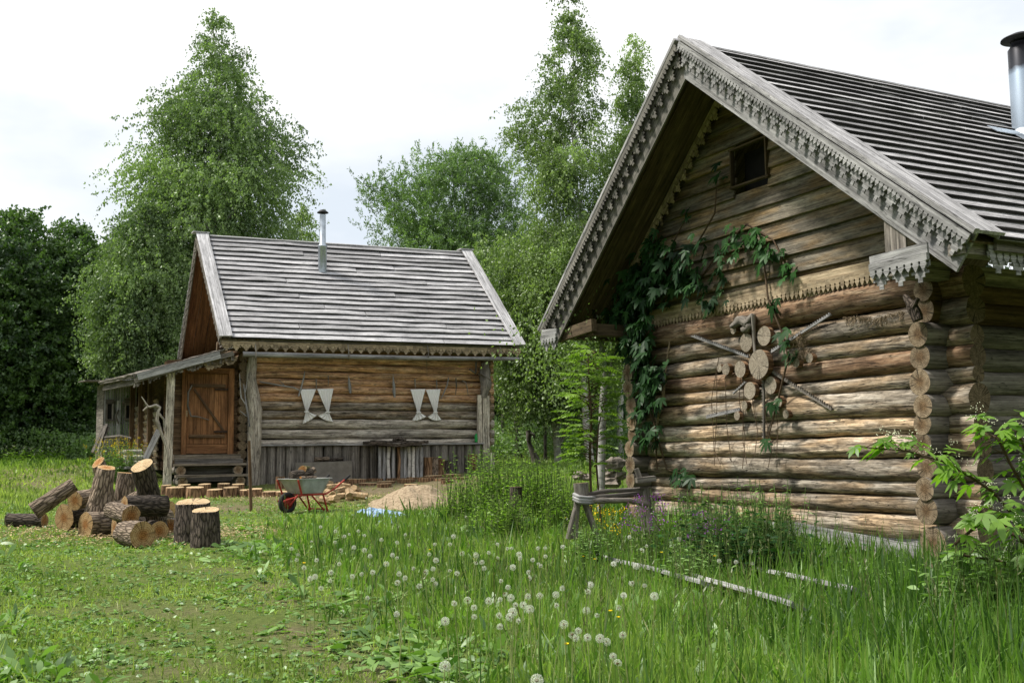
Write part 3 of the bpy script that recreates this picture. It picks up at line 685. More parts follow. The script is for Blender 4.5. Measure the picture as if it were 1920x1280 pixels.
# plinth of upright half logs
pl = MB(); n = 25; zt_ = lambda a: .46+.035*a
for k in range(n):
    a0 = .12+(LEN-.25)*(k+.5)/n
    pl.tube([LP(a0, -.02, zt_(a0)-.15), LP(a0+.01*math.sin(k*3), -.02, 1.375)], .118+.012*math.sin(k*5.1), 12, .10, 0, 1, sub=3)
plo = pl.build('plinth', [W_GREYD, W_GREYD], cb2)
ld = MB(); ld.plank(LP(.02, -.12, 1.405), LP(2.9, -.12, 1.405), fn, .16, .028, 6, .008, r=.9); ld.plank(LP(2.93, -.12, 1.40), LP(5.62, -.12, 1.41), fn, .16, .028, 6, .008, r=.95); ld.build('plinth_ledge', W_GREY, cb2)
# corner posts
cp = MB(); cp.tube([LP(-.02, -.22, .4), LP(.02, -.22, 1.2), LP(.03, -.2, 2.2), LP(-.06, -.18, 2.9), LP(-.02, -.16, 3.5)], [.17, .15, .16, .12, .09], 14, .14, sub=6, nfreq=3)
cp.build('corner_post', W_LOGG, cb2)
cp = MB(); cp.plank(LP(5.50, -.16, 1.42), LP(5.50, -.16, 2.60), wv_, .12, .06, 4, .01, r=.9); cp.plank(LP(5.67, -.15, 1.15), LP(5.67, -.15, 2.58), wv_, .17, .08, 6, .02, r=.7)
cp.tube([LP(5.72, -.16, .55), LP(5.72, -.16, 1.18)], [.17, .15], 12, .12, sub=3)
cp.tube([LP(5.62, -.12, 2.55), LP(5.68, -.18, 2.9), LP(5.66, -.14, 3.4)], [.10, .13, .09], 10, .3, sub=4, nfreq=5, m=1)
cp.build('corner_post', [W_LOGG, W_GREYD], cb2)
# roof
RZ, RB, RA0, RA1 = 6.60, 2.1, -.98, 6.25; EZ, EB = 3.78, -.68; EA0, EA1 = -.86, 6.46
rfm = MB(); nb = 20
def ff(a, d): # d 0 ridge .. 1 eave on the front slope
    A = (RA0+(EA0-RA0)*d)+((RA1+(EA1-RA1)*d)-(RA0+(EA0-RA0)*d))*a
    zsag = -.03*math.sin(a*PI)*(1-d)
    return LP(A, RB+(EB-RB)*d, RZ+(EZ-RZ)*d+zsag+.0)
dn = nrm(ff(0, 1)-ff(0, 0)); nf = nrm(np.cross(wv_, dn)); nf = nf if nf[2] > 0 else -nf
sl_len = np.linalg.norm(ff(0, 1)-ff(0, 0)); ex = sl_len/nb
for i in range(nb):
    cuts = sorted([random.uniform(.2, .8)]) if i % 3 else []
    cuts = [.03]+cuts+[.97]
    for a, b2 in zip(cuts[:-1], cuts[1:]):
        d = (i+.5)/nb; tilt = random.uniform(-.004, .004)
        rfm.plank(ff(a, d)+nf*(.02+tilt), ff(b2-.002, d)+nf*(.02+tilt+random.uniform(0, .012)), nrm(dn*ex+nf*.035), ex*1.10+random.uniform(-.015, .03), .024, 14, .022, m=0)
        q0, q1 = ff(a+.001, d)+dn*(ex*.56+.012)+nf*.035, ff(b2-.003, d)+dn*(ex*.56+.012)+nf*.035
        rfm.plank(q0+nf*tilt, q1+nf*(tilt+.004), nf, .026+random.uniform(0, .012), .008, 12, .005, m=1)
# back slope
bdn = nrm(LP(0, 4.9, EZ)-LP(0, RB, RZ))
for i in range(14):
    d = (i+.5)/14; p = LP(RA0, RB+(4.9-RB)*d, RZ+(EZ-RZ)*d); q = LP(RA1, RB+(4.9-RB)*d, RZ+(EZ-RZ)*d)
    rfm.plank(p, q, bdn, .29, .03)
ro = rfm.build('roof', [W_ROOFG, W_ROOFE], cb2)
for nm, a in (('left', 0.0), ('right', 1.0)):
    mb = MB(); sgn = 1 if a == 0 else -1
    p0, p1 = ff(a, -.01)+wv_*sgn*.14+nf*.085, ff(a, 1.01)+wv_*sgn*.12+nf*.085
    mb.plank(p0, p1, wv_, .29, .03, 8, .01, r=.95)
    mb.plank(ff(a, -.01)+wv_*sgn*.12+nf*.09-gv*.05, ff(a, -.01)+wv_*sgn*.12+nf*.10+gv*.25+zz*.0, wv_, .40, .03, r=.8)
    mb.build('cover_board', W_ROOFG, cb2)
rb = MB(); rb.plank(LP(RA0+.2, RB, RZ+.03), LP(RA1-.2, RB, RZ+.01), gv+zz*.3, .16, .03, 8, .012); rb.build('ridge_board', W_ROOFG, ro)
# bargeboards with lace on the left rake, soffit boards
for (b0, z0, b1, z1, nm) in ((RB, RZ, EB, EZ, 'f'), (RB, RZ, 4.9, EZ, 'b')):
    A0 = LP(RA0, b0, z0); A1 = LP(EA0 if nm == 'f' else RA0+.05, b1, z1); X = nrm(A1-A0); ln = np.linalg.norm(A1-A0); nn = nrm(np.cross(wv_, X)); nn = nn if nn[2] > 0 else -nn
    mb = MB(); mb.plank(A0-nn*.10+wv_*.03, A1-nn*.10+wv_*.03, nn, .24, .03, 5, .003); bo = mb.build('bargeboard', W_GREYD, cb2)
    mb = MB(); teeth(mb, A0-wv_*.012, X, nn, wv_, ln, .09, .13, .012); crosses(mb, A0, X, nn, wv_, ln, .22, .22, .01); mb.build('carved_trim', W_GREYD, bo)
    sf = MB()
    for k in range(3): sf.plank(A0-nn*.05+wv_*(.17+.30*k), A1-nn*.05+wv_*(.17+.30*k), wv_, .29, .02, 3, .004)
    sf.build('soffit', W_DOOR if nm == 'b' else W_SIDE, cb2)
for aa in (.05, LEN-.05):
    gs = MB(); zb = 3.4
    while zb < 6.4:
        k = (RZ-.1-zb)/(RZ-EZ); b0 = RB+(EB-RB)*k; b1 = RB+(4.9-RB)*k
        if b1-b0 > .1: gs.plank(LP(aa-.02, max(b0, .02), zb), LP(aa-.02, min(b1, 4.3), zb), zz, .21, .03)
        zb += .2
    gs.build('gable_siding', W_SIDE, cb2)
# front eave: soffit, dark fascia and two lace bands
mb = MB(); mb.plank(LP(EA0+.1, EB+.08, EZ-.035), LP(EA1-.1, EB+.08, EZ-.02), zz, .10, .04, 8, .005, r=.3); mb.plank(LP(EA0+.1, EB+.45, EZ-.15), LP(EA1-.1, EB+.45, EZ-.15), gv, .75, .03, 4); fo = mb.build('eave_fascia', W_GREYD, cb2)
mb = MB(); X = nrm(LP(EA1, 0, EZ+.015)-LP(EA0, 0, EZ)); teeth(mb, LP(EA0+.05, EB+.045, EZ-.06), X, zz, gv, EA1-EA0-.1, .082, .13, .012); crosses(mb, LP(EA0+.05, EB+.06, EZ-.09), X, zz, gv, EA1-EA0-.1, .22, .18, .01); mb.build('carved_trim', W_TRIM, fo)
# log ends of the roof-bearing top log
mb = MB(); mb.tube([LP(-.8, .02, 3.66), LP(6.3, .02, 3.66)], .10, 12, .04, 0, 1, sub=10); mb.build('top_log', [W_BROWN, E_LOG], cb2)
# stove pipe through the front slope
cbp = onplane(605, 512, ff(0, .3), nf); hg = onplane(604, 398, cbp, nrm(cO-cbp))[2]-cbp[2]; rr = 6.3/FPX*np.dot(cbp-cO, cF)
ch2 = chimney('chimney_pipe', cbp+gv*.03, hg, rr*.95, cb2, False, rr*1.7, soot=False)
# timber gutter log and its hooks
gl = thing('gutter_log', 'long thin grey pole hung as a gutter below the eave of the far cabin', 'gutter', LP(3, -.75, 3.45))
mb = MB(); mb.tube([lp(455, 664, -.72), lp(600, 667, -.72), lp(780, 671, -.72), lp(973, 673, -.72)], [.062, .055, .05, .045], 12, .08, 0, 1, sub=8); mb.build('pole', [W_GREY, E_LOG], gl)
for px in (479, 653, 802, 938):
    q = lp(px, 668, -.72); mb = MB(); mb.tube([q+zz*.28-fn*.05, q+zz*.12+fn*.06, q+fn*.06, q-zz*.07, q-fn*.07-zz*.03, q-fn*.07+zz*.06], [.012, .012, .014, .016, .014, .012], 6, .3, sub=2); mb.build('hook', W_GREYD, gl)

# ---- porch lean-to on the left gable side
po = MB()
q = [LP(-.55, -.62, 3.55), LP(-2.62, -.62, 2.90), LP(-2.85, 5.4, 3.12), LP(-.35, 5.4, 3.85)]
nP = 9
rows = MB()
for k in range(nP):
    a, b2 = k/nP, (k+1.25)/nP
    e0, e1 = q[0]+(q[1]-q[0])*((a+b2)/2), q[3]+(q[2]-q[3])*((a+b2)/2)
    dw = nrm(q[1]-q[0]); rows.plank(e0+zz*(.04), e1+zz*.04, nrm(dw*.3+zz*.02), .30, .028, 10, .03)
lro = rows.build('porch_roof', W_GREYD, cb2)
mb = MB(); mb.plank(lp(413, 665, -.68), lp(258, 706, -.68), zz, .15, .05, 6, .01, r=1.); mb.build('porch_fascia', W_GREY, cb2)
mb = MB(); mb.plank(q[1]+zz*.02, q[2]+zz*.02, zz, .09, .05, 8, .02); mb.plank(q[1]+fn*-.2-zz*.1+wv_*.1, q[2]-zz*.12+wv_*.1, zz, .12, .09, 4, .01); mb.plank(q[0]-zz*.1, q[1]-zz*.1, zz, .10, .06); mb.build('porch_beam', W_GREYD, cb2)
# underside boards and ragged fringe
mb = MB(); 
for k in range(60):
    a = random.random(); p = q[0]+(q[1]-q[0])*a-zz*.10-fn*.02; mb.plank(p, p-zz*random.uniform(.03, .16)+wv_*random.uniform(-.05, .05), wv_, random.uniform(.02, .07), .015)
mb.build('ragged_fringe', W_GREYD, cb2)
mb = MB()
for k in range(12):
    a = random.uniform(0, .35); p = q[0]+(q[1]-q[0])*a-zz*.14+gv*.05; crosses(mb, p, wv_, zz, gv, .2, .2, .16, .012)
mb.build('porch_carving', W_TRIM, cb2)
# front porch wall with siding and door, b = .12
BD = .12
mb = MB(); zb = 1.2
while zb < 3.25:
    mb.plank(LP(-1.86, BD, zb+.06), LP(-1.49, BD, zb+.06), nrm(zz+fn*-.12), .135, .022, 3, .003)
    mb.plank(LP(-.42, BD, zb+.06), LP(-.30, BD, zb+.06), nrm(zz+fn*-.12), .135, .022, 3, .003); zb += .122
mb.plank(LP(-1.9, BD+.08, 2.2), LP(-.1, BD+.08, 2.2), zz, 2.2, .04)
mb.plank(LP(-1.86, BD-.0, 3.22), LP(-.2, BD-.0, 3.3), zz, .22, .03)
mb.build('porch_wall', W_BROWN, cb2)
dr = MB(); dX0, dX1, dz0, dz1 = -1.41, -.52, 1.24, 3.03; nn_ = 6
dr.plank(LP(dX0, BD-.02, 1.33), LP(dX1, BD-.02, 1.33), zz, .2, .05, r=.3)
for k in range(nn_):
    a = dX0+(dX1-dX0)*(k+.5)/nn_; dr.plank(LP(a, BD-.01, dz0+.2), LP(a, BD-.01, dz1), wv_, (dX1-dX0)/nn_-.006, .04, 3, .001)
dro = dr.build('door', W_DOOR, cb2)
mb = MB(); mb.plank(LP(dX0+.05, BD-.055, 2.76), LP(dX1-.06, BD-.055, 2.76), zz, .075, .03); mb.plank(LP(dX0+.05, BD-.055, 1.62), LP(dX1-.06, BD-.055, 1.62), zz, .075, .03); mb.plank(LP(dX0+.14, BD-.055, 2.68), LP(dX1-.06, BD-.055, 1.70), wv_, .05, .03); mb.build('door_brace', W_BROWN, dro)
for z in (2.68, 1.72):
    mb = MB(); mb.plank(LP(dX1-.30, BD-.07, z), LP(dX1, BD-.07, z), zz, .045, .012); mb.build('hinge', M_IRON, dro)
mb = MB(); mb.tube([lp(360, 722, BD-.1), lp(353, 735, BD-.12), lp(352, 760, BD-.12), lp(358, 780, BD-.12), lp(372, 781, BD-.1), lp(392, 787, BD-.08)], [.012, .02, .022, .02, .014, .008], 8, .3, sub=3); mb.build('branch_handle', W_GREYD, dro)
mb = MB(); mb.box(lp(350, 775, BD-.08), wv_, zz, fn, .02, .07, .015); mb.build('latch_block', W_FRESH, dro)
mb = MB(); mb.plank(LP(-1.475, BD-.04, 1.2), LP(-1.475, BD-.04, 3.16), wv_, .11, .08); mb.plank(LP(-.45, BD-.04, 1.2), LP(-.45, BD-.04, 3.16), wv_, .13, .08); mb.plank(LP(-1.42, BD-.045, 3.10), LP(-.51, BD-.045, 3.10), zz, .12, .08); mb.build('door_frame', W_DOOR, cb2)
# post and steps
mb = MB(); mb.plank(LP(-1.86, -.32, .55), LP(-1.83, -.36, 3.1), wv_, .17, .12, 6, .01, r=1); mb.build('porch_post', W_LOGG, cb2)
st = MB(); z0 = 0
st.plank(LP(-1.72, -.2, 1.15), LP(-.28, -.2, 1.15), zz, .12, .3, 3, .004); stO = st.build('porch_sill', W_STEP, cb2)
st = MB(); st.plank(LP(-1.76, -.5, .985), LP(-.22, -.5, .99), fn, .30, .045, 3, .004, r=.9); st.plank(LP(-1.76, -.78, .74), LP(-.2, -.78, .75), fn, .30, .05, 3, .004, r=.8); 
st.plank(LP(-1.72, -.36, .86), LP(-.25, -.36, .86), zz, .5, .03, r=.1, m=1); st.build('step', [W_STEP, W_GREYD], cb2)
for a in (-1.62, -.40):
    for (b0, z) in ((-.62, .86), (-.9, .62)):
        mb = MB(); mb.tube([LP(a, b0-.0, z), LP(a, b0+.7, z)], .105, 14, .05, 0, 1, sub=2); mb.build('step_support', [W_GREYD, E_LOG], cb2)
# lean-to flank running back: posts, slanted siding, dark inside
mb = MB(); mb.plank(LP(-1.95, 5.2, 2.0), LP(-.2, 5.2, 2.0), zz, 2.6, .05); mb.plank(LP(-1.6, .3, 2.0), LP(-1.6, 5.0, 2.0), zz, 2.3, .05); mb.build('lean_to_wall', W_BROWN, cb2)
mb = MB(); zb = .95
while zb < 2.45:
    mb.plank(LP(-2.0, .35, zb), LP(-2.0, 5.0, zb), nrm(zz-wv_*.35), .15, .022, 10, .02, r=random.random()); zb += .145
mb.build('lean_to_siding', W_SIDE, cb2)
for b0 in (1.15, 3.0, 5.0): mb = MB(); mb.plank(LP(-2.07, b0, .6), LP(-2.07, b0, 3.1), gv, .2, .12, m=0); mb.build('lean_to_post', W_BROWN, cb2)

# ---- grey shed behind
sh = thing('board_shed', 'grey vertical board shed with two small window holes behind the porch', 'shed', LP(-2.8, 5.7, .8))
B0 = 5.9
def sp_(px, py, b=B0): return lp(px, py, b)
a0, zA0 = lab_(193, 830, B0); a1, _ = lab_(254, 830, B0)
mb = MB(); n = 13
wins = []
for k in range(n):
    a = a0+(a1-a0)*(k+.5)/n; mb.plank(LP(a, B0, .6), LP(a, B0, 3.3), wv_, (a1-a0)/n-.012, .03+.01*(k % 2), 3, .006)
mb.build('wall', W_GREY, sh)
mb = MB(); mb.plank(LP(a0, B0, 1.9), LP(a0, B0+2.2, 1.9), zz, 2.6, .04); mb.build('wall', W_GREYD, sh)
for px0, px1, py0, py1 in ((200, 211, 757, 785), (235, 247, 755, 783)):
    c = sp_((px0+px1)/2, (py0+py1)/2, B0-.05); aL, zT = lab_(px0, py0, B0-.05); aR, zB = lab_(px1, py1, B0-.05)
    mb = MB(); mb.box(c, wv_, zz, fn, (aR-aL)/2, (zT-zB)/2, .02); wo = mb.build('window', M_DARK, sh)
    mb = MB()
    for aa in (aL, aR): mb.plank(LP(aa, B0-.07, zB-.05), LP(aa, B0-.07, zT+.05), wv_, .05, .04)
    mb.plank(LP(aL-.03, B0-.075, zT+.06), LP(aR+.03, B0-.075, zT+.06), zz, .12, .05); mb.plank(LP(aL-.03, B0-.075, zB-.04), LP(aR+.03, B0-.075, zB-.04), zz, .05, .07); mb.build('frame', W_GREYD, wo)
mb = MB(); aD, _ = lab_(222, 780, B0); mb.plank(LP(aD, B0-.06, .8), LP(aD, B0-.06, 2.7), wv_, .10, .04, r=1.); mb.plank(LP(aD+.07, B0-.06, 2.62), LP(a1, B0-.06, 2.62), zz, .1, .04, m=1); mb.build('door_frame', [W_ROOFG, W_GREYD], sh)
mb = MB(); mb.tube([sp_(222, 768, B0-.1), sp_(217, 780, B0-.14), sp_(222, 794, B0-.1)], .02, 6, .3); mb.build('door_handle', W_GREYD, sh)
mb = MB()
for k in range(5): mb.plank(LP(a0-.25+.2*k*2.6, B0-.5, 3.2-.0*k), LP(a0-.25+.2*k*2.6, B0+2.4, 3.35), wv_, .55, .03)
mb.build('roof', W_GREYD, sh)
# ================================================================== VEGETATION HELPERS
def fastmesh(name, V, S2, rnd, mat, parent=None, origin=None):
    """V: (N, K, 2, 3) strips of K cross-sections -> quads"""
    N, K = V.shape[0], V.shape[1]
    if parent is not None: o0 = ORG[parent.name]
    else: o0 = vec(origin) if origin is not None else np.zeros(3)
    vv = (V.reshape(-1, 3)-o0).astype('f'); nv = N*K*2
    me = bpy.data.meshes.new(name); me.vertices.add(nv); me.vertices.foreach_set('co', vv.ravel())
    base = (np.arange(N)*K*2)[:, None, None]; k = np.arange(K-1)[None, :, None]*2
    idx = base+k+np.array([0, 1, 3, 2])[None, None, :]
    idx = idx.reshape(-1, 4); nf = len(idx)
    me.loops.add(nf*4); me.polygons.add(nf)
    me.loops.foreach_set('vertex_index', idx.ravel().astype('i'))
    me.polygons.foreach_set('loop_start', np.arange(nf, dtype='i')*4)
    me.polygons.foreach_set('loop_total', np.full(nf, 4, 'i'))
    me.update(calc_edges=True)
    a = me.attributes.new('rnd', 'FLOAT', 'POINT'); a.data.foreach_set('value', np.repeat(rnd, K*2).astype('f'))
    me.materials.append(mat); o = bpy.data.objects.new(name, me); COL.objects.link(o); ORG[o.name] = o0
    if parent is not None: o.parent = parent
    else: o.location = o0
    return o
def unit(a): return a/np.maximum(np.linalg.norm(a, axis=-1, keepdims=True), 1e-9)
def strips(P, D, L, W, prof, curv=0., up=None, twist=None):
    """curved tapering strips; P (N,3) base, D (N,3) direction, prof = width profile along it"""
    N = len(P); K = len(prof); D = unit(D)
    if up is None: up = np.tile([0, 0, 1.], (N, 1))+rng.normal(0, .35, (N, 3))
    side = unit(np.cross(D, up)); L = np.broadcast_to(L, N); W = np.broadcast_to(W, N); curv = np.broadcast_to(curv, N)
    s = np.linspace(0, 1, K)
    C = P[:, None]+D[:, None]*(L[:, None]*s)[..., None]
    C[..., 2] -= (curv*L)[:, None]*s**2
    hw = side[:, None]*(W[:, None]*np.array(prof)/2)[..., None]
    return np.stack([C-hw, C+hw], 2)
def rdir(n, zmin=-1, zmax=1):
    z = rng.uniform(zmin, zmax, n); a = rng.uniform(0, 2*PI, n); r = np.sqrt(np.maximum(0, 1-z*z)); return np.stack([r*np.cos(a), r*np.sin(a), z], 1)

L_BIRCH = leafmat('leaves_birch', (.085, .14, .055), (.23, .32, .13), .38)
L_DARK = leafmat('leaves_dark_broadleaf', (.035, .075, .025), (.12, .20, .06), .3)
L_WILLOW = leafmat('leaves_willow', (.08, .14, .05), (.21, .32, .12), .34)
L_BIRCHB = leafmat('leaves_birch_pale', (.095, .15, .05), (.25, .34, .125), .38)
L_FAR = leafmat('leaves_far_wood', (.014, .030, .011), (.04, .075, .024), .2)  # very dark green puts the wood's deep shade into the leaf colour

def profile_world(prof, Y):
    """silhouette rows (py, xl, xr) of the photograph -> z, centre x, half width at distance Y"""
    out = []
    for py, xl, xr in prof:
        a, b2 = atY(xl, py, Y), atY(xr, py, Y); out.append(((a[2]+b2[2])/2, (a[0]+b2[0])/2, abs(b2[0]-a[0])/2))
    return np.array(sorted(out))
def tree(name, label, prof, Y, nclump, nleaf, leafL, mat, bark, trunk_r, style='birch', group=None, base_px=None, cat='tree', spread=.45, top_sparse=1., leafW=.62, low_z=None, nlimb=45, dark_in=0.):
    pw = profile_world(prof, Y); zt, z0 = pw[-1, 0], pw[0, 0]
    bx = pw[0, 1] if base_px is None else atY(base_px, 800, Y)[0]
    base = np.array([bx, Y, g1(bx, Y)-.1]); th = thing(name, label, cat, base, group)
    H = zt-base[2]
    topx = pw[-1, 1]
    def tr(z):
        f = np.clip((z-base[2])/H, 0, 1); return np.stack([bx+(topx-bx)*f**1.5+.10*np.sin(z*.9+bx), Y+.12*np.sin(z*.7)+0*z, z], -1)
    mb = MB(); zs = np.linspace(base[2], zt-.3, 14); mb.tube([tr(z) for z in zs], [max(.012, trunk_r*(1-.96*((z-base[2])/H)**.8)) for z in zs], 9, .08, 0, sub=2)
    # clump centres: area weighted in height
    zz_ = np.linspace(z0, zt, 60); R = np.interp(zz_, pw[:, 0], pw[:, 2]); wgt = (R+.15)**1.6; wgt *= np.where(zz_ > z0+.7*(zt-z0), top_sparse, 1)
    z = rng.choice(zz_, nclump, p=wgt/wgt.sum())+rng.normal(0, .12, nclump)
    Rz = np.interp(z, pw[:, 0], pw[:, 2]); Cx = np.interp(z, pw[:, 0], pw[:, 1])
    a = rng.uniform(0, 2*PI, nclump); rr = np.sqrt(rng.uniform(.04, 1, nclump))*rng.choice([1, .97, .9, 1.06], nclump)
    Cc = np.stack([Cx+np.cos(a)*rr*np.maximum(Rz*.94-spread*.55, .1), Y+np.sin(a)*rr*Rz*.8, z], 1)
    # limbs
    order = np.argsort(-rr)[:nlimb*2]; pick = rng.choice(order, min(nlimb, len(order)), replace=False)
    for i in pick:
        zs = max(base[2]+H*.08, z[i]-rr[i]*Rz[i]*(1.0 if style != 'bush' else 1.2)-.3); s0 = tr(zs); e = Cc[i]; mid = (s0+e)/2+np.array([0, 0, .15*np.linalg.norm(e-s0)*(1 if style == 'birch' else -.3)])
        q = (s0+mid)/2+rng.normal(0, .05, 3); rad = max(.012, trunk_r*.28*(1-(zs-base[2])/H))
        mb.tube([s0, q, mid, (mid+e)/2+rng.normal(0, .06, 3), e], [rad, rad*.8, rad*.6, rad*.4, .006], 5, 0, 0, sub=1)
    mb.build('trunk', bark, th)
    # twigs with leaves
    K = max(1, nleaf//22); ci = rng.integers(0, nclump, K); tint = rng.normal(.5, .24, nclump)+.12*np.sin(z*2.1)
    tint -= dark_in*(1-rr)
    P = Cc[ci]+rng.normal(0, spread, (K, 3))*np.array([1, 1, .75])*np.clip(Rz[ci]/2.2, .28, 1)[:, None]
    if style == 'birch':
        D = unit((P-np.stack([np.interp(P[:, 2], pw[:, 0], pw[:, 1]), np.full(K, Y), P[:, 2]-.3], 1))+rng.normal(0, .5, (K, 3))); LL = rng.uniform(.25, .7, K); dr = rng.uniform(.3, 1.5, K)
    elif style == 'bush':
        D = unit(rdir(K, -.2, 1)+np.array([0, 0, .5])); LL = rng.uniform(.25, .6, K); dr = rng.uniform(-.1, .3, K)
    else:
        D = rdir(K, -.4, .8); LL = rng.uniform(.3, .8, K); dr = rng.uniform(.1, .5, K)
    n = nleaf//K
    s = rng.uniform(.05, 1, (K, n))
    Q = P[:, None]+D[:, None]*(LL[:, None]*s)[..., None]; Q[..., 2] -= dr[:, None]*LL[:, None]*1.1*s**2*(1 if style == 'birch' else .6); Q += rng.normal(0, .035, Q.shape)
    Q = Q.reshape(-1, 3); N = len(Q)
    if style == 'birch': dl = unit(rng.normal(0, .5, (N, 3))+np.array([0, 0, -.75]))
    elif style == 'bush': dl = unit(np.repeat(D, n, 0)*.8+rng.normal(0, .5, (N, 3)))
    else: dl = unit(rng.normal(0, .7, (N, 3))+np.array([0, 0, -.25]))
    Ls = leafL*rng.uniform(.6, 1.25, N); V = strips(Q, dl, Ls, Ls*leafW, (.1, 1., .05), 0., up=rdir(N))
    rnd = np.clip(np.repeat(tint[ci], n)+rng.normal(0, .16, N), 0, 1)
    fastmesh('crown', V, None, rnd, mat, th)
    return th

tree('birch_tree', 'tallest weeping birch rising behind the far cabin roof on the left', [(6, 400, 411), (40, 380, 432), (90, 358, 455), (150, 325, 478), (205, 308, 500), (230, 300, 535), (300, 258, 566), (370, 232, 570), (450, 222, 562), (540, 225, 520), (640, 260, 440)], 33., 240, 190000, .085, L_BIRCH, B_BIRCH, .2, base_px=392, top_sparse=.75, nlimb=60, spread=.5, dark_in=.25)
tree('birch_tree', 'lower drooping birch whose branches hang down beside the porch roof', [(395, 245, 300), (440, 205, 335), (500, 178, 350), (570, 172, 360), (640, 182, 352), (700, 205, 340)], 30.5, 110, 95000, .08, L_BIRCH, B_BIRCH, .11, base_px=275, spread=.42, nlimb=30, dark_in=.2)
tree('birch_tree', 'thin birch top showing just left of the far cabin chimney', [(375, 555, 575), (410, 520, 597), (460, 500, 602), (540, 500, 600)], 37., 38, 9000, .085, L_BIRCHB, B_BIRCH, .09, base_px=556, spread=.35, nlimb=16)
G1 = 'dark broadleaved trees at the left edge'
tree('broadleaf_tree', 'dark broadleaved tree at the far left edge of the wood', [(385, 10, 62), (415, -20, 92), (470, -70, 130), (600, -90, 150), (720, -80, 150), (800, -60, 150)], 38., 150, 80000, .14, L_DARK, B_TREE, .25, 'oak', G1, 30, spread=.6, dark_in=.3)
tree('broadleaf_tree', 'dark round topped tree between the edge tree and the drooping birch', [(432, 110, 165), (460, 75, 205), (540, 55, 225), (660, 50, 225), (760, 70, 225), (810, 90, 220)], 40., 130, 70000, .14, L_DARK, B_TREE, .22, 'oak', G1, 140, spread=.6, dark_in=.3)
tree('broadleaf_tree', 'tree behind the birch with only its dark top showing', [(440, 200, 250), (470, 180, 290), (600, 170, 310), (780, 170, 300)], 44., 70, 26000, .15, L_DARK, B_TREE, .2, 'oak', G1, 235, spread=.7)
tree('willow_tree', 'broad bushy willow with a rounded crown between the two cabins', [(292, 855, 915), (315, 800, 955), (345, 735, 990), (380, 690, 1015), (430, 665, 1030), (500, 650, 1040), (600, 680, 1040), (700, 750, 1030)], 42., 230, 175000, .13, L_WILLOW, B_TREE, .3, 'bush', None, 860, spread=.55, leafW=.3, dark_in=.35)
tree('birch_tree', 'slender tall birch just left of the carved gable, top leaning left', [(5, 1056, 1074), (50, 1040, 1095), (110, 1022, 1128), (180, 1005, 1140), (215, 955, 1145), (260, 955, 1150), (320, 985, 1155), (400, 990, 1165), (500, 980, 1170), (600, 985, 1160)], 30., 150, 84000, .075, L_BIRCHB, B_BIRCH, .12, base_px=1105, spread=.36, nlimb=50)
tree('birch_tree', 'second slender birch partly hidden by the rake of the near roof', [(66, 1182, 1198), (120, 1160, 1210), (190, 1145, 1225), (280, 1135, 1235), (380, 1120, 1230), (480, 1110, 1200)], 31., 90, 32000, .075, L_BIRCHB, B_BIRCH, .1, base_px=1168, spread=.32, nlimb=30)
tree('birch_tree', 'leafy drooping birch filling the gap beside the far cabin roof', [(440, 1000, 1090), (475, 905, 1110), (540, 900, 1140), (620, 905, 1160), (700, 925, 1170), (765, 950, 1160)], 32., 180, 110000, .085, L_BIRCHB, B_BIRCH, .13, base_px=1040, spread=.45, nlimb=40, dark_in=.3)
tree('broadleaf_tree', 'tree standing behind the right corner of the far cabin', [(520, 920, 960), (590, 890, 1000), (660, 905, 1010), (720, 920, 1000)], 37., 60, 24000, .10, L_WILLOW, B_TREE, .14, 'oak', None, 967, spread=.45)
# thin dark trunks under the canopy between the cabins
for px, py0, py1, Y, r, lab in ((946, 640, 790, 38, .07, 'thin dark trunk nearest the far cabin corner'), (1028, 660, 800, 36, .06, 'thin leaning trunk among the shaded saplings'), (1053, 670, 802, 39, .05, 'thin upright trunk behind the rowan sapling'), (995, 640, 790, 41, .05, 'far thin trunk in the gap between cabins'), (70, 560, 830, 43, .08, 'bare trunk in the dark wood at the left')):
    t = atY(px, py0, Y); b2 = atY(px+10*math.sin(px), py1, Y); b2[2] = g1(b2[0], Y)-.1; th = thing('sapling_tree', lab, 'tree', b2, 'thin trunks under the canopy')
    mb = MB(); mb.tube([b2, (t+b2)/2+np.array([.1*math.sin(px), 0, 0]), t+zz*1.5], [r, r*.8, r*.5], 8, .1, sub=4); mb.build('trunk', B_TREE, th)
    N = 1500; C = t+zz*1.2+rng.normal(0, .55, (N, 3)); V = strips(C, rdir(N), .11*rng.uniform(.6, 1.2, N), .07, (.1, 1, .05), up=rdir(N)); fastmesh('crown', V, None, rng.uniform(0, .8, N), L_DARK, th)
# far wood and the added unseen ring: one mass
def mass(name, label, boxes, leafL, mat, dens, origin=(0, 60, 3)):
    Vs = []; rr = []
    for (x0, x1, y0, y1, topf, lowp) in boxes:
        A = max(x1-x0, y1-y0)*(.45 if y0 < 0 else 1); N = int(dens*A); X = rng.uniform(x0, x1, N); Y = rng.uniform(y0, y1, N); gz_ = G(X, Y)
        top = np.array([topf(x) for x in X]); h = rng.uniform(0, 1, N)**.85*top*(1+.16*np.sin(X*1.3+Y)+.1*np.sin(X*3.1)); P = np.stack([X, Y, gz_+h], 1)
        L_ = leafL*rng.uniform(.5, 1.3, N); Vs.append(strips(P, rdir(N), L_, L_*.7, (.1, 1, .1), up=rdir(N))); rr.append(np.clip(.45+.3*np.sin(X*.9+np.sin(P[:, 2]*.8)*2)+rng.normal(0, .15, N), 0, 1))
    o = fastmesh(name, np.concatenate(Vs), None, np.concatenate(rr), mat, None, origin); return tag(o, label, 'woods', kind='stuff')
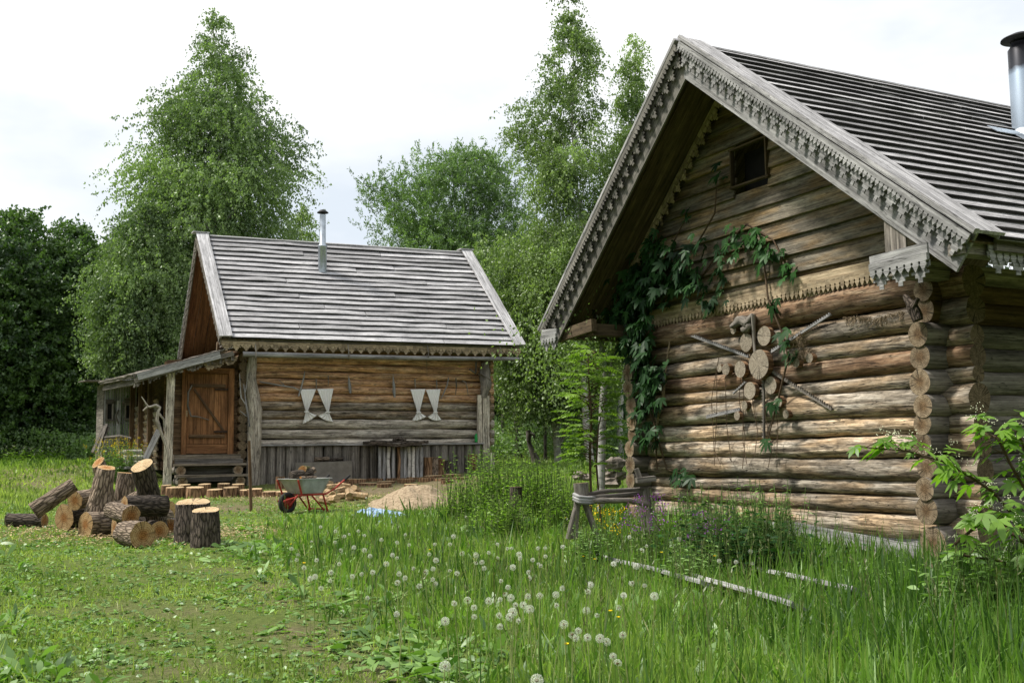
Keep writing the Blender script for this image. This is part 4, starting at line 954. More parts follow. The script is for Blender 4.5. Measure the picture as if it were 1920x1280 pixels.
mass('far_woods_and_unseen_ring', 'dark mass of trees closing the meadow behind the cabins, plus an unseen ring added to dim low skylight', [(-60, -12, 50, 58, lambda x: 8.2, 0), (-14, 30, 56, 64, lambda x: 5.5 if x < -2 else 8.5, 0), (28, 70, 50, 60, lambda x: 9, 0), (-60, -16, 42, 46, lambda x: 3.2, 0), (-48, -38, -30, 45, lambda x: 12, 0), (34, 44, -30, 50, lambda x: 12, 0), (-48, 44, -34, -26, lambda x: 13, 0)], .42, L_FAR, 2000)  # final boxes: unseen ring round the camera, added to cut low skylight
mass('undergrowth', 'bright low bushes in the clearing between the cabins', [(-3, 3, 36, 42, lambda x: 1.1, 0), (-24, -13, 36, 41, lambda x: 1.1, 0), (2, 12, 30, 36, lambda x: 1.3, 0)], .10, L_WILLOW, 2600, (0, 38, 1))

# ================================================================== GRASS AND HERBS
M_GR = leafmat('grass_blades', (.055, .12, .02), (.25, .35, .085), .42, .05)
M_GRD = leafmat('grass_lush', (.035, .095, .014), (.15, .27, .045), .4, .06)
M_LAWN = leafmat('lawn_short', (.12, .20, .045), (.35, .43, .13), .4, .03)
M_LAWNG = leafmat('lawn_tufts', (.10, .16, .035), (.36, .44, .13), .4, .03)
M_HERB = leafmat('herb_leaves', (.05, .12, .022), (.20, .34, .08), .32, .09)
M_STRAW = leafmat('straw_stalks', (.20, .20, .07), (.38, .36, .17), .2)
bl = [gnd(*p)[:2] for p in ((800, 1300), (720, 1240), (640, 1172), (560, 1112), (478, 1070), (455, 1020), (470, 990), (590, 975), (690, 975), (780, 968), (850, 930), (880, 905))]
bY = np.array([b2[1] for b2 in bl]); bX = np.array([b2[0] for b2 in bl]); o_ = np.argsort(bY); bY, bX = bY[o_], bX[o_]
lf = [gnd(*p)[:2] for p in ((230, 1300), (150, 1230), (100, 1150), (60, 1080), (0, 1020), (-100, 990))]; lY = np.array([q[1] for q in lf]); lX = np.array([q[0] for q in lf]); o_ = np.argsort(lY); lY, lX = lY[o_], lX[o_]
def tall(X, Y):
    d = X-np.interp(Y, bY, bX)+.18*np.sin(Y*3.1)+.12*np.sin(Y*7+X*3); a = np.clip(d/1.1, 0, 1); a = a*a*(3-2*a)*.85+.15*(d > 0)
    return a
def lefty(X, Y):
    d = np.interp(Y, lY, lX)-X+.1*np.sin(Y*5); return np.clip(d/.6, 0, 1)
# no grass under the cabins
def blocked(X, Y):
    qx, qy = X-RC[0], Y-RC[1]; s = qx*v[0]+qy*v[1]; t = qx*u[0]+qy*u[1]; c1_ = (s > SW+.02) & (t > -.1) & (t < WL+.2)
    qx, qy = X-LA[0], Y-LA[1]; den = wv_[0]*gv[1]-wv_[1]*gv[0]; a = (qx*gv[1]-qy*gv[0])/den; b2 = (wv_[0]*qy-wv_[1]*qx)/den
    return c1_ | ((a > -1.9) & (a < 5.8) & (b2 > -.1) & (b2 < 4.4)) | ((a > -1.9) & (a < 5.6) & (b2 > -1.25) & (b2 < 0))
def scatter(n, y0, y1, p=1.5, xm=.52):
    """positions thinning with distance"""
    U = rng.uniform(0, 1, n); q = 2-p; Y = (y0**q+(y1**q-y0**q)*U)**(1/q); X = rng.uniform(-xm, xm, n)*Y; return X, Y
def grassobj(name, label, n, y0, y1, hfun, wfun, mat, mask, origin, prof=(1, .9, .6, .06), lean=.5, p=1.5, tint=None, lay=0.):
    X, Y = scatter(n, y0, y1, p); m = mask(X, Y)*(~blocked(X, Y)); k = rng.uniform(0, 1, n) < m; X, Y = X[k], Y[k]; N = len(X)
    Z = G(X, Y)-.01; P = np.stack([X, Y, Z], 1)
    h = hfun(X, Y)*rng.uniform(.55, 1.15, N); az = rng.uniform(0, 2*PI, N)+.6*np.sin(X*2+Y); ln = np.abs(rng.normal(0, lean, N))+lay
    D = np.stack([np.cos(az)*ln, np.sin(az)*ln, np.ones(N)], 1)
    cl_ = .5+.22*np.sin(X*1.7+np.sin(Y*1.3)*2)+.14*np.sin(X*5+Y*4.1)
    V = strips(P, D, h, wfun(X, Y, N), prof, rng.uniform(.0, 1.1, N)*(.5+ln), up=np.stack([np.sin(az*3), np.cos(az*3), np.zeros(N)], 1))
    r_ = np.clip(cl_+rng.normal(0, .28, N), 0, 1)
    o = fastmesh(name, V, None, r_, mat, None, origin); return tag(o, label, 'grass', kind='stuff')
wf = lambda a: (lambda X, Y, N: a*(1+np.maximum(Y-7, 0)*.16)*rng.uniform(.6, 1.3, N))
tm_ = lambda X, Y: tall(X, Y)
clump = lambda X, Y: .62+.38*np.sin(X*2.3+np.sin(Y*1.9)*1.5)*np.sin(Y*1.7+X)
shade = lambda X, Y: np.clip((X-.8)/2.2, 0, 1)
grassobj('tall_grass', 'tall uncut meadow grass with dandelions in the middle foreground', 105000, 4.0, 27, lambda X, Y: (.10+.25*tall(X, Y))*clump(X, Y)**.4, wf(.0085), M_GR, lambda X, Y: np.minimum(1, .1*0+tall(X, Y))*(1-.6*shade(X, Y)), (1, 10, 0), lean=.36)
grassobj('lush_grass', 'lush green grass at the foot of the near cabin', 95000, 4.0, 18, lambda X, Y: (.19+.27*tall(X, Y)+.14*shade(X, Y))*clump(X, Y)**.4, wf(.0125), M_GRD, lambda X, Y: np.clip(tall(X, Y), 0, 1)*(.15+.85*shade(X, Y)), (3, 8, 0), lean=.5)
grassobj('lawn', 'short trampled grass of the yard', 300000, 4.0, 30, lambda X, Y: .035+.02*clump(X, Y)+.05*lefty(X, Y), wf(.0068), M_LAWN, lambda X, Y: (1-.9*tall(X, Y))*(1-.85*bare(X, Y))*(.35+.65*(np.sin(X*3+np.sin(Y*2.3)*2)*np.sin(Y*2.7+X*1.3) > -.35)), (-3, 9, 0), prof=(1, .8, .1), lean=.9)
grassobj('lawn_green', 'fresh green tufts in the short grass of the yard', 150000, 4.0, 30, lambda X, Y: .055+.05*clump(X, Y)+.12*lefty(X, Y), wf(.0075), M_LAWNG, lambda X, Y: (1-.9*tall(X, Y))*(1-.9*bare(X, Y))*np.clip(.25+.9*np.sin(X*2.1+np.sin(Y*1.3)*2)*np.sin(Y*1.9-X)+.5*lefty(X, Y), .05, 1), (-3, 9, 0), prof=(1, .8, .1), lean=.7)
grassobj('far_grass', 'rough grass of the distant meadow', 60000, 27, 60, lambda X, Y: .14+.12*clump(X, Y), wf(.010), M_GR, lambda X, Y: 1+0*X, (0, 40, 1), prof=(1, .7, .1), p=1.2)
grassobj('dry_grass', 'dry straw coloured stems among the green meadow grass', 5200, 4.0, 18, lambda X, Y: .16+.16*tall(X, Y), wf(.0042), M_STRAW, lambda X, Y: .25+.75*tall(X, Y), (1, 9, 0), lean=.9)
# seed-head stalks standing above the grass
X, Y = scatter(900, 4.4, 15); k = (rng.uniform(0, 1, 900) < tall(X, Y)) & ~blocked(X, Y); X, Y = X[k], Y[k]; N = len(X); P = np.stack([X, Y, G(X, Y)], 1); D = rng.normal(0, .12, (N, 3))+zz; H_ = rng.uniform(.38, .62, N)
V1 = strips(P, D, H_, .003, (1, 1, .9, .7), rng.uniform(0, .1, N)); T = (V1[:, -1, 0]+V1[:, -1, 1])/2
V2 = strips(np.repeat(T, 5, 0)-np.tile(np.linspace(0, .06, 5), N)[:, None]*np.repeat(D, 5, 0), np.repeat(D, 5, 0)+rng.normal(0, .35, (N*5, 3)), .028, .007, (.3, 1, .7, .1))
o = fastmesh('grass_stalks', np.concatenate([V1, V2]), None, np.concatenate([rng.uniform(0, .6, N), rng.uniform(0, .5, N*5)]), leafmat('grass_seed_stalks', (.10, .13, .04), (.24, .24, .11), .2), None, (1, 8, 0)); tag(o, 'thin flowering stalks standing above the meadow grass', 'grass', kind='stuff')
# broad leaves: rosettes along the edge of the tall grass, small leaves in the lawn, weeds at left
def broad(name, label, n, y0, y1, mask, size, per, mat, origin, flat=.35, w=.3):
    X, Y = scatter(n, y0, y1, 1.5); k = (rng.uniform(0, 1, n) < mask(X, Y)) & ~blocked(X, Y); X, Y = X[k], Y[k]; n = len(X)
    X = np.repeat(X, per); Y = np.repeat(Y, per); N = len(X); X = X+rng.normal(0, size*.12, N); Y = Y+rng.normal(0, size*.12, N)
    az = rng.uniform(0, 2*PI, N); D = np.stack([np.cos(az), np.sin(az), rng.uniform(.05, flat*2.2, N)], 1); L_ = size*rng.uniform(.5, 1.25, N)*(1+np.maximum(Y-8, 0)*.05)
    V = strips(np.stack([X, Y, G(X, Y)+.01], 1), D, L_, L_*w*rng.uniform(.7, 1.2, N), (.12, .55, 1, .8, .05), rng.uniform(.1, .6, N))
    rp_ = np.repeat(rng.uniform(.15, .85, n), per); o = fastmesh(name, V, None, np.clip(rp_+rng.normal(0, .15, N), 0, 1), mat, None, origin); return tag(o, label, 'weeds', kind='stuff')
edge = lambda X, Y: np.exp(-((X-np.interp(Y, bY, bX)-.1)/.42)**2)
broad('broad_leaf_weeds', 'flattened dock and dandelion leaves along the edge of the tall grass', 1500, 4.1, 14, edge, .15, 6, M_HERB, (0, 7, 0), .3, .3)
broad('small_leaf_weeds', 'small clover and plantain leaves dotted over the short grass', 36000, 4.1, 20, lambda X, Y: (1-tall(X, Y))*(.25+.5*lefty(X, Y)+.3*(np.sin(X*4)*np.sin(Y*3) > .2))*(1-.7*bare(X, Y)), .042, 4, M_HERB, (-3, 8, 0), .4, .55)
broad('left_weeds', 'taller leafy weeds at the left edge of the yard', 2600, 4.1, 14, lefty, .16, 6, M_HERB, (-3, 6, 0), .9, .26)
broad('meadow_leaves', 'dandelion leaves among the meadow grass', 3000, 4.3, 16, lambda X, Y: .8*tall(X, Y), .17, 4, M_HERB, (2, 8, 0), .9, .22)
# ================================================================== LOOSE THINGS
def onground(px, py, h=0.):
    """point of the pixel's line of sight that is h above the ground"""
    d = ray(px, py); a, b2 = 2.5, 60.
    s = np.arange(a, b2, .1); P = cO[None]+d[None]*s[:, None]; k = np.nonzero(P[:, 2] < G(P[:, 0], P[:, 1])+h)[0]
    if len(k) == 0: return cO+d*15
    lo, hi = s[max(k[0]-1, 0)], s[k[0]]
    for _ in range(14):
        m = (lo+hi)/2; p = cO+d*m
        if p[2] < g1(p[0], p[1])+h: hi = m
        else: lo = m
    return cO+d*hi
def rpx(p, r): return r/FPX*np.dot(vec(p)-cO, cF)
# ---- the pile of sawn logs
GL = 'sawn logs heaped on the grass in front of the porch'
def log(name, label, A, d, L_, r, r1=None, bark=B_OAK, endm=E_FRESH, tilt0=None, tilt1=None, rough=.09, bend=0., group=GL, cat='log', n=26):
    A = vec(A); d = nrm(d); r1 = r if r1 is None else r1
    s = nrm(np.cross(d, (.2, .1, 1))); P = [A+d*L_*k/6+s*bend*math.sin(PI*k/6) for k in range(7)]
    mb = MB(); mb.tube(P, [r+(r1-r)*k/6 for k in range(7)], n, rough, 0, 1, sub=4, nfreq=4.5, tilt0=tilt0, tilt1=tilt1)
    # bark ring standing slightly proud of the cut face
    t = thing(name, label, cat, np.array([P[3][0], P[3][1], min(p[2] for p in P)-r*.9]), group)
    o = mb.build('bark', [bark, endm], t)
    return t
def pp(px, py, Y): return atY(px, py, Y)
def lg(px, py, rp_):
    """end centre of a log lying on the ground whose cut face is seen at (px, py) with radius rp_ pixels"""
    r = .12
    for _ in range(4): p = onground(px, py, r*.92); r = rpx(p, rp_)
    return p, r
def lying(label, px, py, rp_, d, L_, taper=.95, **kw):
    p, r = lg(px, py, rp_); d = np.array(d, float); d = nrm(d); e = p+d*L_; d[2] = (g1(e[0], e[1])-g1(p[0], p[1]))/L_+kw.pop('rise', 0); return log('sawn_log', label, p, d, L_, r, r*taper, **kw)
def standing(label, top, bx, Y, rt, rb, Yb=None, **kw):
    T = pp(top[0], top[1], Y); B = pp(bx, 960, Yb or Y); B[2] = g1(B[0], B[1])-.03; return log('sawn_log', label, B, T-B, np.linalg.norm(T-B), rpx(B, rb), rpx(T, rt), **kw)
lying('thin dark log lying flat at the far left of the pile', 84, 976, 13, (-1, .12, 0), .52, 1.0)
lying('round log with a stained heart facing forward at the left of the pile', 120, 970, 25, (.45, .88, 0), .62)
A_ = pp(62, 958, 13.0); B_ = pp(139, 908, 13.2); log('sawn_log', 'long split log leaning up over the thin dark log, bark partly gone', A_, B_-A_, np.linalg.norm(B_-A_), .105, .09, bark=B_OAKL, endm=E_FRESH, rough=.16)
standing('tall tapering log standing on end at the back of the pile', (200, 876), 174, 13.3, 16, 26, bark=B_OAKL, rough=.10, tilt1=nrm((.2, -.2, 1)))
standing('log with an orange end leaning behind the tapering one', (184, 866), 224, 13.6, 12, 13, Yb=14.1, bark=B_OAKL, tilt1=nrm((-.4, -.6, .6)))
standing('broad grey barked log standing between the tapering and the leaning one', (238, 886), 226, 14.3, 17, 20, bark=B_OAKL, rough=.12)
standing('log leaning left with its pale cut top in the air', (266, 872), 298, 12.9, 20, 20, Yb=13.5, bark=B_OAK, endm=E_FRESHP, tilt1=nrm((-.30, -.70, 1)))
log('sawn_log', 'log with half hidden round end under the leaning one', pp(233, 948, 12.6), (.75, .6, -.03), .5, .12)
lying('dark log lying crosswise at the back with its end to the right', 318, 960, 20, (-.93, .35, 0), .45, 1.0)
lying('front log with a yellow rimmed cut face and a round crack', 160, 983, 24, (.6, .8, 0), .55, bark=B_OAKL, rough=.12)
log('sawn_log', 'thin barkless log lying on top in the middle', pp(246, 966, 12.0), (-.7, .7, .10), .52, .11, .09, bark=B_OAKL, rough=.14)
lying('nearest round log with a curved crack in its cut face', 268, 1003, 25, (-.66, .72, 0), .46, bark=B_OAKL, rough=.12)
lying('log seen end on edge behind the nearest round one', 214, 989, 21, (.82, .55, 0), .34)
lying('small brown faced log tucked right of the nearest one', 299, 994, 17, (-.55, .80, 0), .36)
lying('pale ended log in the second row behind the two front left ones', 196, 958, 19, (.3, .9, 0), .45, bark=B_OAKL)
lying('log showing its end between the middle top log and the crosswise one', 272, 972, 17, (.35, .9, 0), .45, bark=B_OAKL)
log('sawn_log', 'log resting on the two left ones with its cut face forward', pp(140, 938, 13.6), (.35, .9, .08), .5, .12, .115, bark=B_OAKL)
log('sawn_log', 'weathered log slanting down across the middle of the heap', pp(268, 930, 13.2), (-.75, .1, -.35), .62, .095, .09, bark=B_OAKL)
lying('short log end squeezed in beside the tall stump', 320, 986, 14, (-.2, .95, 0), .3)
for px, pt, pb, rp_, lab in ((361, 941, 1020, 34, 'wider dark stump standing upright, its pale top highest'), (385, 956, 1027, 27.5, 'narrower dark stump standing in front of the wider one')):
    b2 = gnd(px, pb); b2[1] += 0; r = rpx(b2, rp_); b2 = atY(px, pb, b2[1]+r*.9); b2[2] = g1(b2[0], b2[1])-.05; top = onplane(px, pt, b2, np.array([0, 1., 0]))
    log('sawn_stump', lab, b2, top-b2+np.array([0, .01, 0]), np.linalg.norm(top-b2), r*1.03, r*.93, endm=E_FRESHP, tilt1=nrm((0, -.20, 1)), group='two upright stumps beside the log pile', cat='stump', rough=.08)
# ---- short stumps edging the yard
GE = 'short round stumps set side by side as an edging in front of the steps'
edg = [(328, 913, 18), (365, 913, 17), (402, 917, 15), (433, 913, 15), (461, 918, 12), (478, 916, 15), (503, 921, 15), (530, 921, 14), (345, 908, 12), (383, 907, 12), (420, 906, 12), (447, 907, 12), (312, 909, 10), (545, 914, 11)]
side_ = ['first', 'second', 'third', 'fourth', 'fifth', 'sixth', 'seventh', 'eighth']
for i, (px, py, rp_) in enumerate(edg):
    Y = 21.6 if i < 8 else 22.6
    c = atY(px, py, Y); c[2] += 0; r = rpx(c, rp_); zb = g1(c[0], c[1])-.12
    lab = ('%s edging stump from the left in the front row' % side_[i]) if i < 8 else 'edging stump in the back row below the steps, number set by its place: %s' % ['behind the first', 'behind the second', 'behind the third', 'behind the fourth', 'at the far left end', 'behind the barrow'][i-8]
    if i >= 8: lab = 'back row edging stump ' + ['between the first and second front ones', 'between the second and third front ones', 'between the third and fourth front ones', 'next to the standing pole', 'at the far left end', 'nearest the wheelbarrow'][i-8]
    th = log('edging_stump', lab, (c[0], c[1], zb), (.02*math.sin(i), .02, 1), c[2]-zb, r*1.05, r*.95, tilt1=nrm((.03*math.sin(i*2), -.08, 1)), bark=B_STUMP, endm=E_FRESHP, group=GE, cat='stump', n=18, rough=.06)
# ---- path of wood slices beside the plinth
GS_ = 'flat wood slices paving the strip along the plinth'
k = 0
sl_px = [(648, 907, 14), (668, 903, 15), (690, 908, 14), (705, 900, 14), (724, 905, 13), (742, 899, 15), (762, 903, 13), (780, 897, 14), (798, 901, 12), (812, 895, 13), (830, 899, 14), (848, 893, 13), (864, 897, 12), (720, 912, 11), (770, 911, 10), (838, 906, 9)]
ordn = ['first', 'second', 'third', 'fourth', 'fifth', 'sixth', 'seventh', 'eighth', 'ninth', 'tenth', 'eleventh', 'twelfth', 'thirteenth', 'fourteenth', 'fifteenth', 'sixteenth']
for i, (px, py, rp_) in enumerate(sorted(sl_px)):
    c = gnd(px, py); c[2] = g1(c[0], c[1]); r = rpx(c, rp_)*1.3
    mb = MB(); mb.tube([(c[0], c[1], c[2]-.1), (c[0], c[1], c[2]+.05+.02*math.sin(i*2))], r, 16, .10, 0, 1, tilt1=nrm((.03*math.sin(i), .03*math.cos(i*2), 1)))
    tag(mb.build('paving_slice', [B_STUMP, E_FRESHP]), '%s pale paving slice from the left along the plinth' % ordn[i], 'paving slice', GS_)
# split firewood thrown between barrow and slices
GF = 'split firewood heaped behind the wheelbarrow'
fwp = [(612, 905), (625, 912), (618, 925), (634, 920), (645, 912), (655, 925), (667, 918), (640, 930), (626, 935), (660, 935), (610, 938), (676, 929), (604, 895)]
for i, (px, py) in enumerate(fwp):
    c = onground(px, py, .04+.05*(i % 3)); a = random.uniform(0, PI); d = np.array([math.cos(a), math.sin(a)*.7, random.uniform(-.3, .3)]); Lf = random.uniform(.2, .32); r = random.uniform(.06, .085)
    X = nrm(d); Yv = nrm(np.cross(zz, X)); Zv = np.cross(X, Yv); sh_ = [(0, -r), (r, -.3*r), (.9*r, .5*r), (.2*r, r), (-.9*r, .7*r), (-r, -.3*r)]
    mb = MB(); mb.prism([(a_, b_) for a_, b_ in sh_], c-X*Lf/2, Yv, Zv, X, Lf, r=random.random())
    tag(mb.build('firewood_block', [W_FRESH]), 'pale split firewood block, %s from the left in the heap behind the wheelbarrow' % ordn[sorted(range(13), key=lambda j: fwp[j][0]).index(i)], 'firewood', GF)
# ---- wheelbarrow
M_RED = plain('red_painted_tube', (.30, .022, .02), .6, 0, .5, 26, 0, col2=(.42, .06, .04)); M_TUB = plain('dull_galvanised_tub', (.30, .30, .28), .55, .35, .25, 5, col2=(.50, .50, .48)); M_RUB = plain('black_rubber', (.025, .024, .025), .8)
wb = onground(590, 962); WBy = wb[1]
def WP(px, py, dy=0.): return atY(px, py, WBy+dy)
wbt = thing('wheelbarrow', 'wheelbarrow with a grey green metal tub on a red tube frame, loaded with logs', 'wheelbarrow', WP(575, 962))
# axis: wheel end left and nearer, handles right and further
fx = nrm(np.array([-.60, -.78, 0])); fy = np.cross(zz, fx)
cT = WP(572, 910, .25)
def TB(a, b2, z): return cT+fx*a+fy*b2+zz*z
def ringpts(a0, a1, hw, z, rr=.07, n=4):
    P = []
    for (ca, cb_, a_s) in ((a1-rr, hw-rr, 0), (a0+rr, hw-rr, 90), (a0+rr, -hw+rr, 180), (a1-rr, -hw+rr, 270)):
        for k in range(n+1):
            a = math.radians(a_s+90*k/n); P.append(TB(ca+rr*math.cos(a), cb_+rr*math.sin(a), z))
    return P
mb = MB(); rings = [ringpts(-.25, .22, .17, -.13), ringpts(-.26, .24, .19, -.125), ringpts(-.37, .37, .27, .125), ringpts(-.39, .39, .29, .125), ringpts(-.39, .39, .29, .112), ringpts(-.36, .36, .262, .112), ringpts(-.25, .22, .17, -.11)]
vv = [p for r in rings for p in r]; n = len(rings[0]); ff_ = []
for i in range(len(rings)-1):
    for k in range(n): ff_.append((i*n+k, i*n+(k+1) % n, (i+1)*n+(k+1) % n, (i+1)*n+k))
ff_.append(tuple(range(n-1, -1, -1))); ff_.append(tuple((len(rings)-1)*n+k for k in range(n)))
mb.add(vv, ff_, None, None, 0); mb.build('tub', M_TUB, wbt)
rt = .016
mb = MB()
for sgn in (-1, 1):
    mb.tube([TB(.52, sgn*.07, -.24), TB(.20, sgn*.16, -.15), TB(-.28, sgn*.21, -.145), TB(-.45, sgn*.24, -.06), TB(-.72, sgn*.26, .12)], rt, 8, sub=1)
    mb.tube([TB(.38, sgn*.26, .10), TB(.28, sgn*.24, -.14)], rt, 8); mb.tube([TB(-.22, sgn*.2, -.14), TB(-.32, sgn*.22, -.46)], rt, 8); mb.tube([TB(.02, sgn*.17, -.14), TB(-.29, sgn*.2, -.45)], rt*.9, 8)
    mb.tube([TB(.40, sgn*.09, -.31), TB(.30, sgn*.18, -.14)], rt*.9, 8)
mb.tube([TB(-.28, -.21, -.145), TB(-.28, .21, -.145)], rt, 8); mb.tube([TB(.22, -.16, -.15), TB(.22, .16, -.15)], rt, 8); mb.tube([TB(-.31, -.22, -.40), TB(-.31, .22, -.40)], rt*.8, 8)
mb.build('frame', M_RED, wbt)
for sgn in (-1, 1):
    mb = MB(); mb.tube([TB(-.66, sgn*.256, .08), TB(-.78, sgn*.262, .155)], .021, 8); mb.build('handle_grip', M_RUB, wbt)
wc = TB(.38, 0, -.30); wc[2] = g1(wc[0], wc[1])+.175
mb = MB(); mb.lathe(wc-fy*.0, [(.10, -.03), (.165, -.035), (.18, 0), (.165, .035), (.10, .03), (.10, -.03)], 28, 0, fy); wh = mb.build('wheel', M_RUB, wbt)
mb = MB(); mb.lathe(wc, [(.001, -.04), (.03, -.04), (.03, -.015), (.105, -.02), (.105, .02), (.03, .015), (.03, .04), (.001, .04)], 20, 0, fy); mb.build('rim', M_RED, wh)
GB = 'logs lying in the wheelbarrow'
M_MOSS = plain('moss_and_bark', (.07, .085, .02), .95, 0, .4, 30, .8, col2=(.16, .12, .07))
log('barrow_log', 'mossy log lying with its round end to the left in the wheelbarrow', TB(.30, -.02, .17), -fx*.9+fy*.2+zz*.12, .40, .075, bark=B_OAK, endm=B_OAK, group=GB, rough=.2, n=16)
log('barrow_log', 'mossy top log of the wheelbarrow load', TB(.10, .04, .27), -fx*.8-fy*.35-zz*.05, .30, .075, .06, bark=M_MOSS, endm=E_FRESH, group=GB, rough=.35, n=16)
log('barrow_log', 'broken log leaning at the handle side of the wheelbarrow', TB(-.02, -.1, .14), -fx*.7+fy*.3+zz*.42, .26, .065, .05, bark=B_OAKL, endm=E_FRESH, group=GB, rough=.35, n=16)
log('barrow_log', 'thin stick across the front rim of the wheelbarrow load', TB(.25, .17, .135), -fx*.95-fy*.1+zz*.02, .38, .028, .02, bark=B_OAKL, endm=E_FRESH, group=GB, rough=.3, n=10)
# ---- standing pole (tool handle)
p0 = gnd(471, 958); p1 = onplane(467, 826, p0, np.array([0, 1., 0])); mb = MB(); mb.tube([p0-zz*.1, (p0+p1)/2, p1], [.028, .026, .025], 10, .04, 0, 1, sub=3)
tag(mb.build('wooden_pole', [W_BROWN, E_LOG]), 'brown wooden pole stuck upright in the ground left of the wheelbarrow', 'pole')
# ---- sand heap and tarp
sc_ = gnd(765, 955); Lx = rpx(sc_, 92); sc_ = sc_+np.array([0, .8, 0]); hs = .42
mb = MB(); nr, na = 46, 90; vv = []; 
for i in range(nr+1):
    for k in range(na):
        a = 2*PI*k/na; q = i/nr*1.12; x = math.cos(a)*q*Lx*(1+.12*math.sin(2*a+.5)+.06*math.sin(5*a)); y = math.sin(a)*q*1.0*(1+.10*math.sin(3*a))
        hpk = hs*max(0, 1-q)**1.0*(1-.2*math.exp(-(q*5)**2))*(1+.22*math.sin(a+.4)*(q))+.28*hs*max(0, 1-((x-.28)**2+(y-.2)**2)/.10)*(1-q)
        z = hpk*(1+.25*mnoise.noise((x*2.5, y*2.5, 7)))+.04*mnoise.noise((x*6, y*6, 2))+.014*mnoise.noise((x*22, y*22, 2))+.006*mnoise.noise((x*60, y*60, 2))-.02
        X_, Y_ = sc_[0]+x, sc_[1]+y; vv.append((X_, Y_, z))
gz_ = G([p[0] for p in vv], [p[1] for p in vv]); vv = [(p[0], p[1], p[2]+g) for p, g in zip(vv, gz_)]
ff_ = [(i*na+k, (i+1)*na+k, (i+1)*na+(k+1) % na, i*na+(k+1) % na) for i in range(nr) for k in range(na)]
mb.add(vv, ff_, None, .5, 0, True)
tag(mb.build('sawdust_heap', plain('sawdust_sand', (.20, .145, .09), .95, 0, .3, 18, .9, col2=(.42, .33, .22))), 'pale heap of sand and sawdust in the yard right of the wheelbarrow', 'sand heap')
mb = MB(); M_TARP = plain('blue_tarp_sheet', (.10, .22, .42), .5, 0, .3, 5, .2, col2=(.42, .52, .62))
for (pts_, lab) in (([(668, 962), (700, 956), (745, 962), (762, 972), (735, 975), (690, 973)], 0), ([(697, 984), (740, 977), (752, 986), (715, 992)], 1)):
    P = [onground(x, y, .0) for x, y in pts_]; c = np.mean(P, axis=0); K = 10; vv = []; n = 24
    for i in range(K+1):
        for k in range(n):
            f = k/n*len(P); j = int(f); e = P[j]+(P[(j+1) % len(P)]-P[j])*(f-j); q = c+(e-c)*i/K; q = q.copy(); q[2] = g1(q[0], q[1])+.045+.05*mnoise.noise((q[0]*7, q[1]*5, 1)); vv.append(q)
    mb.add(vv, [(i*n+k, (i+1)*n+k, (i+1)*n+(k+1) % n, i*n+(k+1) % n) for i in range(K) for k in range(n)], None, .5)
tag(mb.build('tarp', M_TARP), 'crumpled blue and grey tarp under the sand heap', 'tarp')

# ---- things along the far cabin's front
b_ = -.35
pn = [lp(553, 868, -.30), lp(661, 864, -.30), lp(660, 904, -.42), lp(566, 908, -.42)]
X = nrm(pn[1]-pn[0]); mb = MB(); mb.plank(lp(554, 888, -.42), lp(660, 884, -.42), zz-fn*.1, .50, .03, 3, .003)
tag(mb.build('grey_board', plain('grey_fibre_board', (.17, .155, .13), .85, 0, .2, 5, .2)), 'large grey board leaning against the plinth behind the wheelbarrow', 'board')
mb = MB(); mb.tube([lp(590, 861, -.25), lp(617, 860, -.25)], .055, 12, .15, 0, 1, sub=3); tag(mb.build('short_log', [B_OAKL, E_LOG]), 'short thin log lying on top of the grey board, left one', 'log')
mb = MB(); mb.tube([lp(620, 862, -.25), lp(643, 860, -.25)], .04, 12, .15, 0, 1, sub=3); tag(mb.build('short_log', [B_OAK, E_LOG]), 'darker short log lying on top of the grey board, right one', 'log')
tb = thing('rustic_table', 'rustic table of a bark slab on bare and birch poles against the plinth', 'table', lp(742, 895, -.55))
mb = MB(); T0 = lp(686, 832, -.55); T1 = lp(797, 831, -.55); mb.plank(T0, T1, fn, .55, .07, 14, .06); mb.plank(T0+zz*.05+wv_*.15, T1+zz*.04-wv_*.2, fn, .4, .05, 10, .05); mb.build('slab_top', B_OAK, tb)
for k, (px, bm) in enumerate(((712, 0), (719, 0), (729, 2), (738, 0), (747, 3), (753, 0), (760, 0), (766, 2), (775, 2), (783, 0), (789, 0))):
    mb = MB(); p0 = lp(px, 893, -.62); mb.tube([p0-zz*.1, lp(px+2*math.sin(k*2), 864, -.6), lp(px, 838, -.55)], [.045, .04, .045], 9, .12, 0, sub=3); mb.build('leg', [W_GREY, W_GREY, B_BIRCH, B_STUMP][bm], tb)
mb = MB(); q = lp(746, 826, -.6); mb.tube([q-wv_*.12, q+zz*.05, q+wv_*.1+zz*.01, q+wv_*.2+zz*.03], [.03, .06, .05, .02], 8, .6, sub=4, nfreq=9); tag(mb.build('gnarled_wood', B_OAK), 'gnarled dark lump of wood on the rustic table', 'wood lump')
for px, pt, pb, rp_, bm, lab in ((802, 857, 892, 9.5, B_STUMP, 'front stump seat right of the rustic table'), (814, 856, 890, 8.5, B_OAKL, 'stump seat touching the front one from behind'), (826, 860, 888, 8, B_STUMP, 'reddish stump by the plinth, middle of the row'), (838, 863, 889, 8, B_OAK, 'mossy dark stump before the reddish one'), (886, 851, 876, 9, B_STUMP, 'short stump beside the right corner of the far cabin'), (525, 893, 916, 9, B_STUMP, 'small cut stump between the edging and the wheelbarrow')):
    b0 = -.45 if px > 700 else -1.4; c = lp(px, pt, b0); r = rpx(c, rp_); zb_ = lp(px, pb, b0)[2]-.08
    log('stump_seat', lab, (c[0], c[1], zb_), (0.01, .01, 1), c[2]-zb_, r, r*.96, bark=bm, endm=E_LOG, group='stumps along the far cabin', cat='stump', n=16)
